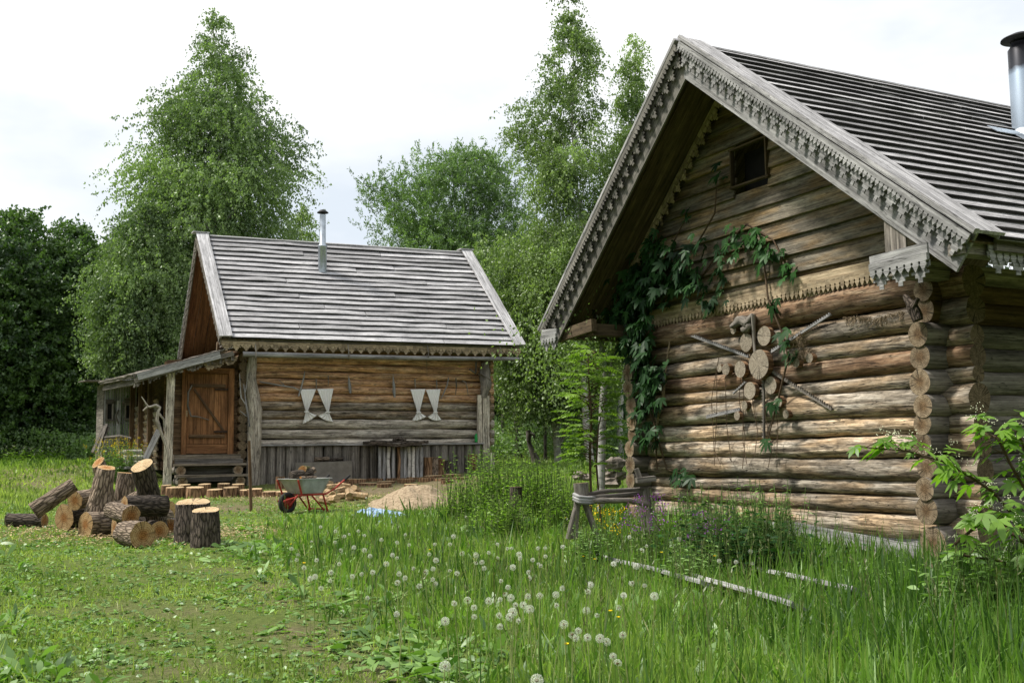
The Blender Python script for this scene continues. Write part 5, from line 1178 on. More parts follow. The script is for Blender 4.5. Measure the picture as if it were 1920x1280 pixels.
# curtains
M_CLOTH = plain('white_cotton', (.86, .85, .83), .9, 0, .04, 30, .05)
def curtain(TL, TR, ML, MR, BL, BM, BR, label):
    nx, n1, n2 = 22, 16, 9; rows = []
    for i in range(n1+1):
        t = i/n1; e = t**.85; a = vec(TL)+(vec(ML)-vec(TL))*e; b2 = vec(TR)+(vec(MR)-vec(TR))*e; rows.append([(a+(b2-a)*k/nx, t, k/nx) for k in range(nx+1)])
    for i in range(1, n2+1):
        t = i/n2; row = []
        for k in range(nx+1):
            s = k/nx; m = vec(ML)+(vec(MR)-vec(ML))*s; bt = (1-s)**2*vec(BL)+2*s*(1-s)*vec(BM)+s*s*vec(BR); row.append((m+(bt-m)*t**.8, 1-.6*t, s))
        rows.append(row)
    mb = MB(); V = []
    for i, row in enumerate(rows):
        for (p, t, s) in row:
            amp = .012+.02*t; V.append(lp(p[0], p[1], -.03)+fn*(.03+amp*math.sin(s*2*PI*4.5+i*.08)))
    W = nx+1; F = [(i*W+k, i*W+k+1, (i+1)*W+k+1, (i+1)*W+k) for i in range(len(rows)-1) for k in range(nx)]
    mb.add(V, F, None, .5, 0, True); th = thing('curtain', label, 'curtain', lp(TL[0], TL[1]+60, -.05), 'white tied curtains hung on the far cabin wall')
    o = mb.build('cloth', M_CLOTH, th); so2 = o.modifiers.new('thick', 'SOLIDIFY'); so2.thickness = .004
    tie = MB(); c = (lp(*ML, -.03)+lp(*MR, -.03))/2+fn*.045; tie.plank(c-wv_*.055, c+wv_*.055, zz, .022, .05, 3, .002); tie.build('tie', M_CLOTH, th)
def cz_(x, y): return (430+x/3.368, 600+y/3.368)
curtain(cz_(443, 437), cz_(547, 435), cz_(480, 578), cz_(492, 578), cz_(460, 655), cz_(505, 640), cz_(550, 601), 'left curtain of the left pair, its tail swept to the right')
curtain(cz_(552, 435), cz_(656, 432), cz_(614, 580), cz_(626, 580), cz_(558, 602), cz_(600, 640), cz_(655, 642), 'right curtain of the left pair, with a lacy tail')
curtain(cz_(1141, 437), cz_(1236, 435), cz_(1184, 582), cz_(1198, 582), cz_(1150, 632), cz_(1185, 645), cz_(1242, 608), 'left curtain of the right pair')
curtain(cz_(1239, 438), cz_(1331, 436), cz_(1290, 582), cz_(1306, 582), cz_(1250, 610), cz_(1290, 648), cz_(1337, 628), 'right curtain of the right pair')
# sticks and bast pieces hung on the wall
def stick(pts_, r, label, cat='stick', name='hanging_stick', mat=W_GREYD, extra=None, dz=.05):
    mb = MB(); P = [lp(*cz_(*p), -.03)+fn*dz for p in pts_]; mb.tube(P, [r]*(len(P)-1)+[r*.5], 8, .3, sub=3, nfreq=8)
    for e in (extra or []): mb.tube([lp(*cz_(*p), -.03)+fn*dz for p in e], [r*.7, r*.3], 6, .3, sub=2)
    return tag(mb.build(name, mat), label, cat)
stick([(190, 390), (250, 400), (330, 415), (400, 425), (445, 445)], .018, 'long grey branch on the wall reaching to the left pair of curtains', 'branch', 'dry_branch', W_GREY, [[(345, 413), (308, 375)]])
stick([(435, 480), (450, 430), (465, 375), (475, 320)], .02, 'short upright grey twig above the left pair of curtains', 'twig', 'dry_twig', W_GREY, [[(455, 430), (440, 465)]])
stick([(545, 372), (547, 440)], .018, 'brown peg between the curtains of the left pair', 'peg', 'wooden_peg'); stick([(622, 350), (624, 410)], .014, 'thin peg right above the left pair of curtains', 'peg', 'wooden_peg')
stick([(1168, 372), (1171, 430)], .018, 'peg above the left curtain of the right pair', 'peg', 'wooden_peg'); stick([(1304, 378), (1308, 438)], .016, 'grey peg above the right curtain of the right pair', 'peg', 'wooden_peg', W_GREY)
stick([(1380, 362), (1372, 410), (1350, 460), (1332, 500)], .016, 'curved grey stick right of the right pair of curtains', 'stick', 'hanging_stick', W_GREY); stick([(1427, 365), (1430, 420), (1424, 472)], .016, 'straight brown stick between the curved one and the corner'); stick([(1465, 382), (1490, 395), (1500, 440), (1505, 480)], .012, 'hooked thin stick nearest the right corner')
stick([(1241, 232), (1243, 290), (1244, 350)], .006, 'dark string hanging from the gutter pole', 'string', 'hanging_string')
for (c0, c1_, w_, lab) in (((750, 350), (760, 462), .11, 'grey wooden ladle like piece hung left of the wall middle'), ((1030, 340), (1038, 488), .12, 'worn wooden shoe mould hung right of the wall middle')):
    mb = MB(); a, b2 = lp(*cz_(*c0), -.03)+fn*.05, lp(*cz_(*c1_), -.03)+fn*.07; m = a+(b2-a)*.45
    mb.tube([a, a+(b2-a)*.3], [.008, .012], 6); mb.tube([a+(b2-a)*.12, m, a+(b2-a)*.8, b2], [.02, .055, .062, .04], 10, .25, sub=4, nfreq=6, flat=.6); tag(mb.build('hung_woodwork', W_GREY), lab, 'wall ornament')
mb = MB(); q = lp(893, 821, -.14); mb.lathe(q-zz*.10, [(.001, 0), (.04, 0), (.042, .02), (.042, .15), (.02, .19), (.018, .215), (.001, .215)], 14); tag(mb.build('bottle', plain('green_plastic', (.02, .30, .06), .3)), 'small green bottle standing on the ledge near the right corner', 'bottle')
mb = MB(); mb.plank(lp(898, 700, -.2), lp(917, 712, -.2), fn, .22, .03); mb.plank(lp(903, 730, -.12), lp(914, 708, -.22), fn, .1, .08); mb.tube([lp(893, 678, -.12), lp(892, 700, -.16), lp(880, 692, -.2)], .022, 8, .4, sub=3); mb.tube([lp(906, 740, -.14), lp(905, 715, -.18), lp(902, 690, -.16)], [.05, .07, .04], 9, .4, sub=4, nfreq=6)
tag(mb.build('corner_bracket', W_GREYD), 'dark knotty bracket with a small roof board on the right corner post', 'bracket')
mb = MB(); mb.tube([lp(468, 800, -.5), lp(462, 760, -.5), lp(457, 720, -.45)], [.02, .02, .01], 7, .3, sub=4); mb.tube([lp(462, 760, -.5), lp(452, 745, -.55), lp(449, 700, -.5)], [.015, .012, .006], 6, .3, sub=3); mb.tube([lp(462, 780, -.5), lp(450, 770, -.5)], [.015, .008], 6); mb.tube([lp(460, 735, -.5), lp(466, 700, -.5)], [.012, .006], 6)
tag(mb.build('dry_branch', W_GREY), 'forked dry branch leaning beside the door on the left corner post', 'branch')
mb = MB()
for k in range(9): mb.box(lp(478, 712+k*7, -.14), wv_, zz, fn, .035, .028, .02, r=random.random())
tag(mb.build('wooden_rattle', W_TRIM), 'string of small wooden blocks hung beside the left corner post', 'ornament')
# carved wooden figure, paddocks of the middle ground
c = gnd(1002, 873); Yc = c[1]
fg = thing('carved_snag', 'grey weathered snag with a carved head standing behind the herbs', 'carved figure', c)
mb = MB(); mb.tube([atY(1012, 885, Yc), atY(1004, 862, Yc), atY(995, 838, Yc), atY(990, 822, Yc)], [.20, .13, .075, .065], 12, .2, sub=5, nfreq=4); mb.build('body', W_GREYD, fg)
mb = MB(); mb.tube([atY(991, 826, Yc), atY(992, 815, Yc), atY(990, 806, Yc)], [.07, .095, .08], 12, .2, sub=4, nfreq=6); mb.tube([atY(994, 812, Yc-.05), atY(1001, 815, Yc-.05), atY(1002, 823, Yc-.05)], [.05, .045, .02], 8, .2, sub=2); mb.build('head', W_GREYD, fg)
for px, py, h_, lab in ((967, 912, .30, 'dark short post standing in the herbs'), (965, 935, .2, 'reddish low stump hidden in the grass')):
    c = atY(px, py, 13.5); mb = MB(); zb_ = g1(c[0], c[1])-.1; mb.tube([(c[0], c[1], zb_), c], [.085, .075], 12, .15, 0, 1, sub=4); tag(mb.build('old_post', [B_OAK, E_LOG]), lab, 'post')
# ---- trestle of round posts and lashed poles at the far corner of the near cabin
YT = 10.6
ts = thing('rough_trestle', 'rough trestle of lashed poles with a sawn block on top beside the near cabin', 'trestle', atY(1100, 985, YT))
def tp(px, py, d=0.): return atY(px, py, YT+d)
mb = MB(); mb.tube([tp(1091, 928), tp(1089, 905)], [.072, .078], 9, .1, 0, 1, sub=2); mb.build('head_block', [W_GREYD, E_LOG], ts)
for P in ([(1092, 925), (1078, 960), (1066, 1010)], [(1084, 925), (1080, 970), (1078, 1010)], [(1090, 925), (1105, 965), (1118, 1000), (1126, 1040)]):
    mb = MB(); mb.tube([tp(*p) for p in P], [.034, .032, .03, .028][:len(P)], 9, .2, 0, sub=4, nfreq=5); mb.build('leg', W_GREYD, ts)
mb = MB(); mb.tube([tp(1100, 927), tp(1140, 920, .2), tp(1180, 918, .4), tp(1218, 916, .6)], [.02, .024, .022, .024], 9, .3, sub=5, nfreq=6); mb.tube([tp(1098, 934, -.1), tp(1140, 930, .1), tp(1200, 925, .5)], [.025, .025, .03], 9, .25, sub=5, nfreq=6); mb.tube([tp(1096, 938, -.1), tp(1130, 938), tp(1180, 938, .3), tp(1215, 945, .5)], [.022, .03, .028, .028], 9, .25, sub=5, nfreq=6); mb.build('rail', W_GREYD, ts)
mb = MB(); 
for k in range(3): mb.tube([tp(1076, 926+k*5, -.02), tp(1086, 931+k*5, -.14), tp(1104, 933+k*5, -.12), tp(1118, 932+k*4, 0)], .018, 7, .2, sub=3)
mb.build('lashing', W_GREY, ts)
mb = MB(); mb.tube([tp(1205, 915, .6), tp(1222, 1000, .6)], [.09, .08], 10, .15, 0, 1, sub=4); mb.plank(tp(1193, 900, .5), tp(1228, 896, .5), zz, .05, .2); mb.plank(tp(1193, 878, .5), tp(1200, 898, .5), zz*.2+cR, .05, .04); mb.build('end_post', W_GREYD, ts)
# ---- long grey boards lying in the grass below the gable
def board(a, b2, label, ha=.10, hb=.10, w_=.11):
    p0, p1 = onground(*a, ha*.6), onground(*b2, hb*.6); mb = MB(); mb.plank(p0, p1, nrm(np.cross(p1-p0, zz))+zz*.55, w_, .035, 12, .012, r=.9); return tag(mb.build('grey_plank', W_GREY), label, 'plank', 'grey planks lying in the grass by the near cabin')
board((1112, 1040), (1325, 1096), 'left of the two long planks in a line in the grass', .16, .20); board((1305, 1082), (1500, 1138), 'nearer long plank continuing the line to the right', .20, .24); board((1385, 1062), (1612, 1110), 'upper plank lying parallel nearer the cabin wall', .22, .26, .13); board((1430, 1130), (1560, 1100), 'thin slat crossing behind the near plank', .12, .16, .05)
# rubble of pale stones behind the near cabin's far corner
GR_ = 'pale stones by the far corner of the near cabin'
for i, (px, py, r) in enumerate(((1152, 868, .16), (1143, 882, .13), (1160, 888, .12), (1148, 900, .14), (1085, 890, .10), (1100, 893, .08))):
    c = atY(px, py, 16.5); mb = MB(); mb.tube([c-zz*r*.8, c-zz*r*.4, c+zz*r*.2, c+zz*r*.6], [r*.6, r, r*.9, r*.4], 9, .7, sub=2, nfreq=9, smooth=False); tag(mb.build('stone', plain('pale_stone', (.28, .24, .2), .9, 0, .3, 8, .5) if i == 0 else bpy.data.materials['pale_stone']), ['largest pale stone at the top of the heap', 'middle sized stone left in the heap', 'stone lowest against the corner logs', 'bottom stone of the heap', 'flat stone further left behind the trestle', 'small stone right behind the trestle'][i], 'stone', GR_)
# ---- things round the lean-to
GW = 'stacked firewood with pale ends under the lean-to'
i = 0
for r_ in range(3):
    for k in range(6):
        c = LP(-2.22-.05*r_, 1.5+k*.35+.1*r_, 1.02+.13*r_); d_ = nrm(-wv_+gv*random.uniform(-.3, .3)); mb = MB(); mb.tube([c-d_*.15, c+d_*.2], random.uniform(.05, .068), 9, .2, 0, 1); tag(mb.build('firewood_log', [B_BIRCH, E_FRESHP]), 'pale ended log in the %s row of the lean-to stack, %s from the front' % (['bottom', 'middle', 'top'][r_], ordn[k]), 'firewood', GW)
ft = thing('plank_table', 'low grey plank table holding the firewood at the lean-to', 'table', LP(-2.4, 1.4, .7)); mb = MB(); mb.plank(LP(-2.35, .7, .93), LP(-2.35, 4.0, .93), wv_, .55, .05, 6, .02); mb.build('top', W_GREY, ft)
for b0 in (.8, 2.4, 3.9):
    mb = MB(); mb.plank(LP(-2.3, b0, .5), LP(-2.3, b0, .92), wv_, .5, .06); mb.build('leg', W_GREYD, ft)
mb = MB(); mb.plank(lp(273, 860, -.3), lp(299, 806, -.2), cR, .13, .05, 6, .01); tag(mb.build('leaning_plank', W_GREY), 'grey plank leaning against the lean-to post', 'plank')
mb = MB(); f_ = lambda x, y: (180+x/5.333, 640+y/5.333)
P = [lp(*f_(*q), -.5) for q in ((725, 1275), (715, 1100), (680, 980), (640, 870), (610, 790), (620, 710), (640, 660), (600, 635), (540, 655), (520, 650), (455, 550))]
mb.tube(P, [.03, .032, .033, .035, .038, .035, .032, .03, .024, .02, .01], 9, .25, sub=4, nfreq=6); mb.tube([P[9], lp(*f_(470, 692), -.5)], [.025, .012], 7, .2, sub=2); mb.tube([P[5], lp(*f_(680, 780), -.5), lp(*f_(690, 900), -.5)], [.03, .025, .02], 8, .25, sub=4)
tag(mb.build('driftwood_branch', W_LOGG), 'twisted pale driftwood branch standing against the porch post', 'branch')
GP_ = 'weathered boards leaning at the shed corner'
for k, (a, b2) in enumerate((((180, 850), (200, 795)), ((187, 852), (203, 800)), ((173, 848), (196, 798)))):
    mb = MB(); mb.plank(lp(*a, 4.6), lp(*b2, 5.2), cR, .07, .03, 4, .01); tag(mb.build('leaning_board', W_GREYD), ['middle board leaning at the shed corner', 'right hand board leaning at the shed corner', 'left hand board leaning at the shed corner'][k], 'board', GP_)
mb = MB(); mb.tube([lp(196, 820, 3.4), lp(225, 818, 3.3), lp(246, 822, 3.2)], [.03, .045, .03], 9, .3, sub=4); tag(mb.build('old_log', W_GREYD), 'grey old log resting before the shed', 'log')

# ---- chips and sawdust where the wood was cut
c0 = gnd(250, 1005); N = 5200; X = c0[0]+rng.normal(0, .95, N); Y = c0[1]+.35+rng.normal(0, .75, N); P = np.stack([X, Y, G(X, Y)+.022+rng.uniform(0, .02, N)], 1)
c1_ = gnd(650, 935); N2 = 2600; X = c1_[0]+rng.normal(0, 1.5, N2); Y = c1_[1]+rng.normal(0, .8, N2); P = np.concatenate([P, np.stack([X, Y, G(X, Y)+.02+rng.uniform(0, .02, N2)], 1)]); N += N2
D = rdir(N, -.25, .25); V = strips(P, D, .028*rng.uniform(.4, 1.6, N), .011*rng.uniform(.6, 1.5, N), (.7, 1, .5), 0)
o = fastmesh('wood_chips', V, None, rng.uniform(0, 1, N), leafmat('wood_chip', (.22, .14, .07), (.58, .44, .27), .05, .0), None, (-3, 12, .2)); tag(o, 'pale wood chips and bark bits scattered round the sawn logs', 'wood chips', kind='stuff')
# ================================================================== PLANTS OF THEIR OWN
M_VINE = leafmat('creeper_leaves', (.008, .025, .010), (.030, .085, .020), .2, .03)
M_ROW = leafmat('rowan_leaves', (.07, .14, .02), (.19, .30, .045), .4, .08)
M_ELD = leafmat('shrub_leaves', (.06, .15, .018), (.18, .32, .04), .42, .06)
M_STEM = plain('woody_stem', (.09, .06, .035), .85, 0, .3, 20)
M_GSTEM = plain('green_stem', (.10, .16, .04), .7, 0, .3, 20)
PL = (.12, .62, 1., .75, .04)
def palmate(P, face, size, n=5):
    """palmate leaves: n leaflets fanned round each point; face = outward normal (N,3)"""
    N = len(P); face = unit(face); dn = unit(np.array([0, 0, -1.])+rng.normal(0, .35, (N, 3))); dn = unit(dn-face*(dn*face).sum(1, keepdims=True)); sd = np.cross(face, dn)
    ang = np.linspace(-1.45, 1.45, n); Vs = []
    for k, a in enumerate(ang):
        d = dn*math.cos(a)+sd*math.sin(a)+face*rng.uniform(.0, .25, (N, 1)); l = size*(1-.32*abs(a)/1.25)*rng.uniform(.85, 1.1, N)
        Vs.append(strips(P, d, l, l*.35, PL, rng.uniform(.05, .35, N), up=face+rng.normal(0, .15, (N, 3))))
    return np.concatenate(Vs), n
# ---- Virginia creeper on the near cabin
vt = thing('creeper', 'dark leaved five fingered creeper climbing the left side of the near gable', 'creeper', onwall(1225, 880, SW-.2))
def wpt(px, py, s): t, z = rst(px, py, s); return RS(s, t, z)
paths = [[(1232, 880), (1228, 800), (1205, 720), (1195, 650), (1215, 560), (1250, 480), (1290, 400)], [(1205, 720), (1190, 600), (1165, 560), (1130, 590)], [(1250, 500), (1300, 540), (1350, 470), (1400, 420), (1450, 450), (1480, 510)],
         [(1250, 480), (1300, 470), (1340, 400), (1345, 330)], [(1430, 470), (1440, 560), (1465, 620), (1478, 670), (1460, 745), (1438, 830)], [(1228, 800), (1250, 880), (1290, 890)]]
mb = MB()
for P in paths:
    mb.tube([wpt(x, y, SW-.16-.05*math.sin(x)) for x, y in P], [.012]*(len(P)-1)+[.005], 6, .2, sub=4)
for px in (1350, 1368, 1392, 1415, 1440, 1456, 1340, 1400):
    y0 = random.uniform(640, 720); mb.tube([onwall(px+8*math.sin(px), y0, SW-.14), onwall(px-6, y0+80, SW-.15), onwall(px+10*math.sin(px*2), y0+150, SW-.14), onwall(px, 850+random.uniform(0, 30), SW-.2)], .0045, 5, 0, sub=3)
mb.build('stem', M_STEM, vt)
blobs = [(1195, 545, 45, 45, 120), (1250, 500, 50, 40, 60), (1160, 590, 35, 22, 22), (1190, 625, 26, 50, 75), (1290, 530, 45, 32, 42), (1212, 700, 28, 40, 60), (1205, 760, 26, 25, 20), (1210, 810, 25, 22, 18), (1300, 460, 30, 30, 16), (1290, 400, 15, 15, 5), (1335, 325, 24, 14, 7), (1345, 500, 25, 35, 12), (1395, 440, 34, 18, 26), (1365, 462, 20, 12, 9), (1440, 470, 22, 20, 20), (1470, 505, 15, 18, 10), (1448, 575, 14, 14, 8), (1465, 625, 16, 14, 7), (1478, 665, 14, 10, 5), (1455, 750, 14, 10, 5), (1437, 828, 10, 6, 3), (1280, 890, 25, 12, 14), (1330, 560, 30, 20, 14), (1230, 450, 22, 18, 10)]
Ps = []; Ts = []
for (x, y, sx, sy, n) in blobs:
    for k in range(int(n*(1.6 if x < 1270 else .8))):
        px, py = x+random.gauss(0, sx*.55), y+random.gauss(0, sy*.55); deep = 1 if px < 1330 else .7
        Ps.append(wpt(px, py, SW-.15-random.random()**1.3*.34*deep)); Ts.append(.9 if (1360 < px < 1490 and y < 560) else .35)
Ps = np.array(Ps); N = len(Ps); V, n = palmate(Ps, -v[None]+rng.normal(0, .35, (N, 3))+np.array([0, 0, .35]), .145*rng.uniform(.7, 1.2, N))
r_ = np.clip(np.tile(np.array(Ts)+rng.normal(0, .16, N), n), 0, 1); fastmesh('leaves', V, None, r_, M_VINE, vt)
# ---- rowan sapling with feathered leaves
YR = 12.4
def pinnate(th, bases, dirs, L_, nl, lw, mat, name='leaves', drop=.35, tint=.6):
    P = []; D = []; Ll = []; R_ = []
    for b0, d0 in zip(bases, dirs):
        d0 = nrm(d0); side = nrm(np.cross(d0, zz)+np.array([0, 0, random.uniform(-.2, .2)])); l = L_*random.uniform(.75, 1.15); tt = random.gauss(tint, .18)
        for k in range(nl+1):
            s = (k+1.2)/(nl+1); p = b0+d0*l*s-zz*drop*l*s*s
            for sg in ((-1, 1) if k < nl else (0,)):
                P.append(p); D.append(side*sg+d0*(.55 if sg else 1.)-zz*.25); Ll.append(lw*(1-.45*abs(s-.5))*random.uniform(.85, 1.1)); R_.append(tt)
    P = np.array(P); D = np.array(D); Ll = np.array(Ll); V = strips(P, D, Ll, Ll*.40, PL, .25); return fastmesh(name, V, None, np.clip(np.array(R_)+rng.normal(0, .08, len(R_)), 0, 1), mat, th)
rw = gnd(1108, 950); rw = atY(1108, 905, YR); rw[2] = g1(rw[0], YR); rt_ = thing('rowan_sapling', 'bright green rowan sapling with feathery leaves left of the near cabin corner', 'sapling', rw)
mb = MB(); st = [rw, atY(1106, 850, YR), atY(1109, 780, YR), atY(1104, 720, YR), atY(1103, 665, YR)]; mb.tube(st, [.018, .015, .012, .009, .004], 7, .1, sub=3); mb.tube([rw+cR*.12, atY(1118, 870, YR), atY(1122, 800, YR), atY(1135, 745, YR)], [.014, .012, .009, .004], 7, .1, sub=3)
bs, ds = [], []
for k in range(135):
    f = random.random()**.8; py = 895-f*235; c = atY(1108+8*math.sin(k), py, YR+random.uniform(-.15, .15)); a = random.uniform(0, 2*PI); rad = .06+.25*(1-abs(f-.45)*1.5)*random.random(); d = np.array([math.cos(a), math.sin(a)*.8, random.uniform(.1, .7)])
    b0 = c+d*rad*.8; mb.tube([c, b0], [.006, .003], 5, caps=False); bs.append(b0); ds.append(d)
mb.build('stem', M_STEM, rt_)
pinnate(rt_, bs, ds, .25, 6, .082, M_ROW, tint=.6)
# birch trunk standing behind the rowan
b0 = atY(1124, 900, 15.5); b0[2] = g1(b0[0], 15.5)-.1; bt = thing('birch_tree', 'pale forked birch trunk standing behind the rowan sapling', 'tree', b0)
mb = MB(); mb.tube([b0, atY(1130, 760, 15.5), atY(1136, 690, 15.5), atY(1128, 650, 15.5), atY(1126, 560, 15.5)], [.06, .055, .05, .04, .03], 12, .08, sub=4); mb.tube([atY(1134, 715, 15.5), atY(1146, 680, 15.5), atY(1160, 640, 15.5)], [.05, .035, .02], 9, .1, sub=3); mb.build('trunk', B_BIRCH, bt)
N = 5200; C = atY(1120, 655, 15.7)+rng.normal(0, 1, (N, 3))*np.array([.55, .5, .38]); dl = unit(rng.normal(0, .5, (N, 3))-zz*.7); V = strips(C, dl, .055*rng.uniform(.6, 1.2, N), .035, (.1, 1, .05), up=rdir(N)); fastmesh('crown', V, None, np.clip(rng.normal(.45, .2, N), 0, 1), L_BIRCHB, bt)
# ---- leafy shrub reaching in at the right edge
YS = 6.6
sh2 = thing('white_budded_shrub', 'bright leaved shrub with tiny white buds reaching in from the right edge', 'shrub', atY(1960, 1180, YS))
br = [[(1990, 1150), (1930, 1000), (1860, 920), (1780, 868), (1700, 845), (1615, 838)], [(1990, 1150), (1960, 980), (1900, 880), (1870, 820), (1830, 805)], [(1990, 1150), (1950, 1040), (1880, 985), (1830, 955)], [(2000, 1160), (1940, 1080), (1870, 1050), (1800, 1040)], [(1990, 1100), (1960, 930), (1925, 850), (1905, 800)], [(1930, 1000), (1850, 970), (1790, 1020)], [(1990, 1150), (1900, 1120), (1830, 1130), (1780, 1115)]]
mb = MB(); bs, fc = [], []; bud = []
for bi, P in enumerate(br):
    Q = [atY(x, y, YS+.25*math.sin(bi*2+i)) for i, (x, y) in enumerate(P)]; mb.tube(Q, [.013-.002*i for i in range(len(Q))], 7, .1, sub=4)
    for i in range(1, len(Q)):
        for k in range(10 if bi else 12):
            f = random.random(); p = Q[i-1]+(Q[i]-Q[i-1])*f; d = np.array([random.gauss(0, .6), random.gauss(0, .6), random.gauss(.25, .4)]); q = p+nrm(d)*random.uniform(.03, .12); mb.tube([p, q], [.003, .002], 4, caps=False); bs.append(q); fc.append(nrm(d)+np.array([0, -.2, 1.1]))
            if random.random() < .4:
                e = q+np.array([random.gauss(0, .03), random.gauss(0, .03), .05]); bud.append(e)
mb.build('stem', M_STEM, sh2)
bs = np.array(bs); N = len(bs); V, n = palmate(bs, np.array(fc), .115*rng.uniform(.6, 1.2, N), 5); fastmesh('leaves', V, None, np.clip(np.tile(rng.normal(.6, .2, N), n), 0, 1), M_ELD, sh2)
mb = MB()
for e in bud:
    for k in range(9):
        c = e+np.array([random.gauss(0, .018), random.gauss(0, .018), random.gauss(0, .012)]); r = .0035; mb.add([c+zz*r, c-zz*r, c+cR*r, c-cR*r, c+cF*r, c-cF*r], [(0, 2, 4), (0, 4, 3), (0, 3, 5), (0, 5, 2), (1, 4, 2), (1, 3, 4), (1, 5, 3), (1, 2, 5)], None, .5, 0)
mb.build('buds', plain('cream_buds', (.7, .72, .5), .7), sh2)['kind'] = 'stuff'
# ---- tall leafy herbs: stems with whorled lance leaves
def herb(name, label, cx, cy, Y, wx, nst, h0, h1, leafL, lw, mat, flower=None, dens=11, group=None, curv=.25):
    c = atY(cx, cy, Y); c[2] = g1(c[0], Y); th = thing(name, label, 'plant', c, group); half = rpx(c, wx); mb = MB(); P = []; D = []; Ll = []; R_ = []; tips = []
    for k in range(nst):
        x = c[0]+random.gauss(0, half*.5); y = Y+random.gauss(0, half*.4); z = g1(x, y); h = random.uniform(h0, h1); le = np.array([random.gauss(0, .12), random.gauss(0, .12), 1]); b0 = np.array([x, y, z]); t = b0+nrm(le)*h
        mb.tube([b0, (b0+t)/2+np.array([random.gauss(0, .015), 0, 0]), t], [.005, .004, .0025], 4, caps=False); tips.append(t); tt = random.gauss(.5, .15)
        for j in range(dens):
            s = .12+.86*(j/dens); a = j*2.4+random.random(); p = b0+(t-b0)*s; P.append(p); D.append((math.cos(a), math.sin(a), random.uniform(.1, .7))); Ll.append(leafL*(1.15-.6*s)*random.uniform(.75, 1.15)); R_.append(tt+.25*s)
    mb.build('stem', M_GSTEM, th); P = np.array(P); Ll = np.array(Ll); V = strips(P, np.array(D), Ll, Ll*lw, PL, curv); fastmesh('leaves', V, None, np.clip(np.array(R_)+rng.normal(0, .1, len(R_)), 0, 1), mat, th)
    if flower is not None:
        F = np.repeat(np.array(tips), 10, 0)+rng.normal(0, .022, (len(tips)*10, 3))+np.array([0, 0, -.015]); V = strips(F, rdir(len(F), -.2), .014, .012, (.2, 1, .6), up=rdir(len(F))); fastmesh('flowers', V, None, rng.uniform(0, 1, len(F)), flower, th)['kind'] = 'stuff'
    return th
L_NET = leafmat('nettle_leaves', (.09, .19, .025), (.25, .40, .06), .42, .05)
herb('leafy_herb', 'tallest light green herb clump before the far cabin corner', 925, 900, 16.2, 60, 150, .6, 1.12, .095, .3, L_NET, dens=15)
herb('leafy_herb', 'light green herb clump in front of the carved snag', 1010, 905, 15.0, 60, 150, .6, .95, .09, .3, L_NET, dens=15)
herb('leafy_herb', 'low herb clump at the right foot of the sand heap', 865, 950, 15.0, 40, 90, .35, .75, .08, .3, L_NET, dens=12)
herb('leafy_herb', 'herb clump between the carved snag and the trestle', 1052, 920, 13.6, 42, 80, .45, .72, .08, .25, L_NET, dens=12)
herb('leafy_herb', 'herb clump left of the dark short post', 940, 950, 13.0, 60, 110, .3, .6, .08, .28, L_NET, dens=12)
M_PUR = leafmat('purple_petals', (.18, .04, .30), (.38, .12, .52), .3, .0); M_YEL = leafmat('yellow_petals', (.75, .45, .01), (.85, .62, .03), .2, 0); M_WHT = leafmat('white_petals', (.7, .7, .62), (.85, .85, .8), .3, 0)
herb('purple_flower', 'purple flowering herb at the right end of the trestle', 1215, 960, 9.9, 36, 34, .4, .72, .06, .22, M_HERB, M_PUR, dens=12)
herb('purple_flower', 'paler purple flowering herb in front of the gable middle', 1335, 980, 9.6, 60, 40, .35, .6, .06, .22, M_HERB, M_PUR, dens=12)
herb('willowherb', 'tall narrow leaved weed clump below the sun ornament', 1440, 985, 9.6, 60, 60, .5, .95, .12, .16, M_HERB, dens=18, curv=.5)
herb('willowherb', 'narrow leaved weed clump left of the gable middle', 1330, 990, 10.2, 60, 55, .5, .85, .12, .16, M_HERB, dens=16, curv=.5)
herb('leafy_weed', 'dark broad leaved weeds against the foot of the gable', 1400, 1010, 9.3, 130, 190, .35, .8, .11, .35, M_VINE, dens=10)
herb('leafy_weed', 'weeds growing under the corner logs of the near cabin', 1640, 1060, 8.6, 100, 80, .15, .36, .09, .3, M_HERB, dens=10)
herb('leafy_weed', 'weeds filling the bottom right below the budded shrub', 1860, 1130, 6.6, 110, 130, .25, .6, .11, .32, M_HERB, dens=11)
herb('leafy_weed', 'weeds with yellow flowers in front of the shed', 222, 850, 24.6, 42, 120, .6, 1.05, .11, .38, M_HERB, M_YEL, dens=12)
herb('leafy_weed', 'yellow dotted weeds behind the trestle block', 1130, 925, 11.3, 45, 26, .25, .5, .05, .25, M_HERB, M_YEL, dens=9)
herb('leafy_weed', 'white flowering weeds at the edge of the dark wood', 60, 850, 36., 60, 70, .2, .6, .16, .4, L_NET, M_WHT, dens=9)
herb('leafy_herb', 'green herb clump half hiding the legs of the trestle', 1105, 1010, 9.7, 42, 60, .22, .48, .08, .26, M_HERB, dens=12)
herb('leafy_herb', 'narrow weed clump beside the nearer long plank', 1290, 1060, 8.6, 70, 60, .22, .46, .09, .2, M_HERB, dens=12)
